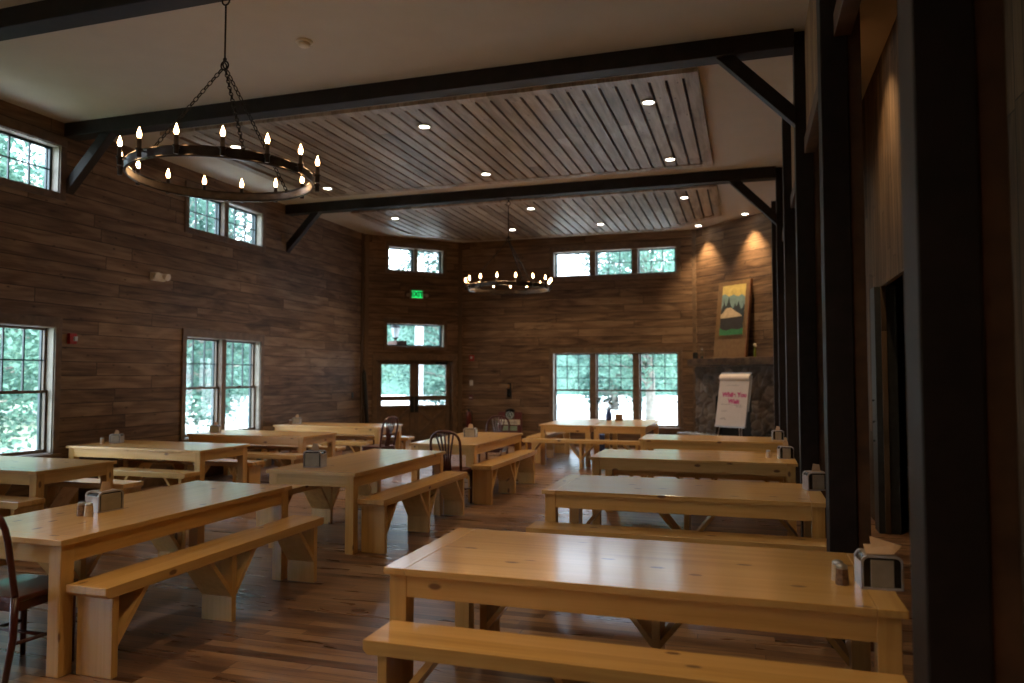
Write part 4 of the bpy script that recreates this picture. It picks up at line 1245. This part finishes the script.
m = MB(); m.box(-0.04, 0.04, -0.012, 0, -0.06, 0.06); m.build('cover_plate', M['green'], o, 0.003)
# smoke detector
o = empty('smoke_detector', (-4.15, 6.33, ZC)); tag(o, 'round white smoke detector on the plain ceiling', 'smoke detector')
m = MB(); m.lathe([(0.085, 0.0), (0.085, -0.012), (0.07, -0.02), (0.0, -0.02)], n=24); m.build('base_plate', M['cream'], o)
m = MB(); m.lathe([(0.06, -0.02), (0.058, -0.045), (0.04, -0.055), (0.0, -0.055)], n=24); m.build('sensor_head', M['cream'], o)
# leaning black pole in the corner
o = empty('black_pole', (-8.30, 15.42, 0)); tag(o, 'long black pole leaning in the corner left of the doors', 'pole')
m = MB(); m.tube([(0.08, -0.12, 0.0), (-0.11, 0.0, 1.74)], [0.045, 0.04], 10); m.build('pole_shaft', M['black'], o)
m = MB(); m.tube([(-0.11, 0.0, 1.74), (-0.115, 0.003, 1.80)], [0.028, 0.02], 10); m.build('pole_cap', M['iron'], o)

# ------------------------------------------------------------------ outside
g = MB(); g.box(-90, 60, -60, 110, -0.55, -0.45)
go = g.build('ground', M['ground']); go.location = (0, 0, 0); tag(go, kind='structure')
# porch post and lantern pier outside the entry
EN = Vector((-s2, s2, 0)); ET = Vector((s2, s2, 0))
def eout(lx, out, z=0.0): 
    return (EO[0] + lx * s2 - out * s2, EO[1] + lx * s2 + out * s2, z)
m = MB(); m.box(-0.09, 0.09, -0.09, 0.09, -0.45, 4.8); m.box(-0.13, 0.13, -0.13, 0.13, -0.45, -0.2)
tag(m.build('porch_post', M['gwhite'], None, 0.01, eout(2.12, 2.0), R(45)), 'white porch post outside the right-hand entry door', 'post')
o = empty('porch_lantern', eout(1.03, 0.75, -0.45), R(45)); tag(o, 'black porch lantern on a brown bracket, seen through the transom', 'lantern')
m = MB(); m.box(-0.16, 0.10, -0.56, 0.13, 2.80, 2.95); m.build('bracket', plain('red_brown_brick', (0.10, 0.05, 0.035), 0.8), o, 0.01)
m = MB(); m.lathe([(0.02, 2.95), (0.03, 3.0), (0.045, 3.02), (0.09, 3.05), (0.0, 3.05)], n=8, smooth=False); m.lathe([(0.15, 3.29), (0.12, 3.33), (0.04, 3.40), (0.015, 3.45), (0.0, 3.46)], n=8, smooth=False); m.build('lantern_frame', M['black'], o)
m = MB(); m.lathe([(0.07, 3.05), (0.115, 3.29)], n=8, smooth=False); m.build('lantern_glass', M['frost'], o)

# trees: leaf clouds on branching trunks
def tree_mesh(seed, nclump, H, Rr, leaf, low=0.35):
    rnd = random.Random(seed)
    cr = MB(); tr_ = MB()
    tr_.tube([(0, 0, 0), (0.1, 0.05, H * 0.3), (0.0, 0.15, H * 0.6), (0.1, 0.0, H * 0.85)], [0.20, 0.16, 0.11, 0.04], 8)
    for k in range(nclump):
        u = rnd.uniform(low, 1.0)
        rad = Rr * math.sin(PI * min(1, 0.12 + 0.86 * (u - low) / (1 - low))) ** 0.6
        a = rnd.uniform(0, 2 * PI); r = rad * math.sqrt(rnd.random())
        c = Vector((r * math.cos(a), r * math.sin(a), H * u))
        if k % 4 == 0:
            tr_.tube([(0, 0.08, H * u * 0.8), tuple(c * 0.5 + Vector((0, 0.04, H * u * 0.42))), tuple(c)], [0.05, 0.035, 0.015], 5)
        cs = rnd.uniform(0.45, 0.9)
        for q in range(44):
            p = c + Vector((rnd.gauss(0, 0.5), rnd.gauss(0, 0.5), rnd.gauss(0, 0.36))) * cs
            d1 = Vector((rnd.uniform(-1, 1), rnd.uniform(-1, 1), rnd.uniform(-0.6, 0.6))).normalized()
            d2 = d1.cross(Vector((rnd.uniform(-1, 1), rnd.uniform(-1, 1), rnd.uniform(0.2, 1)))).normalized()
            l = leaf * rnd.uniform(0.7, 1.3)
            cr.add([p - d1 * l, p + d2 * l * 0.55, p + d1 * l, p - d2 * l * 0.55], [(0, 1, 2, 3)])
    return cr, tr_
protos = []
for sd, nc, H, Rr, lf, mt_, lw_ in ((1, 300, 8.5, 2.9, 0.095, 'leaf1', 0.06), (2, 340, 10.0, 3.2, 0.10, 'leaf2', 0.05), (3, 160, 7.5, 2.5, 0.09, 'leaf1', 0.30)):
    cr, tr_ = tree_mesh(sd, nc, H, Rr, lf, lw_)
    o = empty('broadleaf_tree')
    tr_.build('trunk', M['bark'], o); cr.build('crown', M[mt_], o)
    protos.append(o)
used = [False] * 3
def tree(x, y, k, s, a, lb, grp=None):
    if used[k]: o = copy_tree(protos[k])
    else: o = protos[k]; used[k] = True
    o.location = (x, y, -0.47); o.scale = (s, s, s); o.rotation_euler = (0, 0, a)
    tag(o, lb, 'tree', grp)
random.seed(21)
LT = 'green leafy tree in the wood outside the left-wall windows'
BT = 'green leafy tree beyond the bright yard outside the back windows'
ET_ = 'green leafy tree outside the entry doors'
def put(rows, lb, grp):
    for x, y, k, s in rows: tree(x, y, k, s, random.uniform(0, 6), lb, grp)
put(((-18.5, 13.5, 0, 1.0), (-19.5, 21.5, 1, 1.0), (-26, 17.5, 1, 1.1)), LT + ', nearer left ones', 'nearer trees outside the left window')
put(((-28, 26, 0, 1.25), (-36, 17, 1, 1.4), (-37.5, 29, 0, 1.5)), 'distant green tree behind the wood edge outside the leftmost lower window', 'distant trees outside the left window')
put(((-20.5, 31, 0, 1.05), (-30, 38, 1, 1.4), (-41, 43, 1, 1.6), (-30, 52, 0, 1.6)), 'green leafy tree outside the paired window in the left wall', 'trees outside the paired left window')
put(((-16.5, 41, 1, 1.2), (-18.5, 56, 0, 1.6)), ET_, 'trees outside the entry doors')
put(((-8, 47, 1, 1.15), (1.0, 48, 1, 1.15), (10.5, 49, 0, 1.2)), BT, 'nearer trees beyond the back yard')
put(((-4, 62, 0, 1.7), (10, 64, 1, 1.7)), 'tall distant tree at the rear of the back yard', 'distant trees beyond the back yard')
tree(-3.1, 25.0, 2, 0.9, 1.0, 'nearer tree with slanting trunk outside the right-hand back window')

# wooded rise behind everything
m = MB(); n1, n2 = 150, 16
vs = []
for i in range(n1 + 1):
    a = R(196) - R(140) * i / n1            # from the west round to the north-east
    for j in range(n2 + 1):
        u = j / n2
        rr = 74 + 26 * u + 2.2 * noise.noise(Vector((i * 0.35, j * 0.7, 0))) * (1 - u * 0.5)
        z = -0.6 + 15.5 * math.sin(u * PI / 2) ** 0.75 + 2.0 * noise.noise(Vector((i * 0.5, j * 0.9, 4))) * min(1, u * 4) + 2.5 * noise.noise(Vector((i * 0.11, 0, 9))) * u
        vs.append((-4 + rr * math.cos(a), 8 + rr * math.sin(a), z))
m.add(vs, [(i * (n2 + 1) + j, (i + 1) * (n2 + 1) + j, (i + 1) * (n2 + 1) + j + 1, i * (n2 + 1) + j + 1) for i in range(n1) for j in range(n2)], True)
def hill_mat():
    n = N('wooded_hillside'); o, x, y, z = n.obj()
    f = n.noise(o, 0.5, 6, 0.7)
    n.bump(f, 1.0, 1.5)
    return n.end(n.ramp(f, [(0.3, (0.025, 0.07, 0.055)), (0.7, (0.09, 0.18, 0.135))]), 0.9)
h = m.build('wooded_hillside_outside', hill_mat()); tag(h, 'distant wooded hillside closing the view outside the windows', 'woods', None, 'stuff')
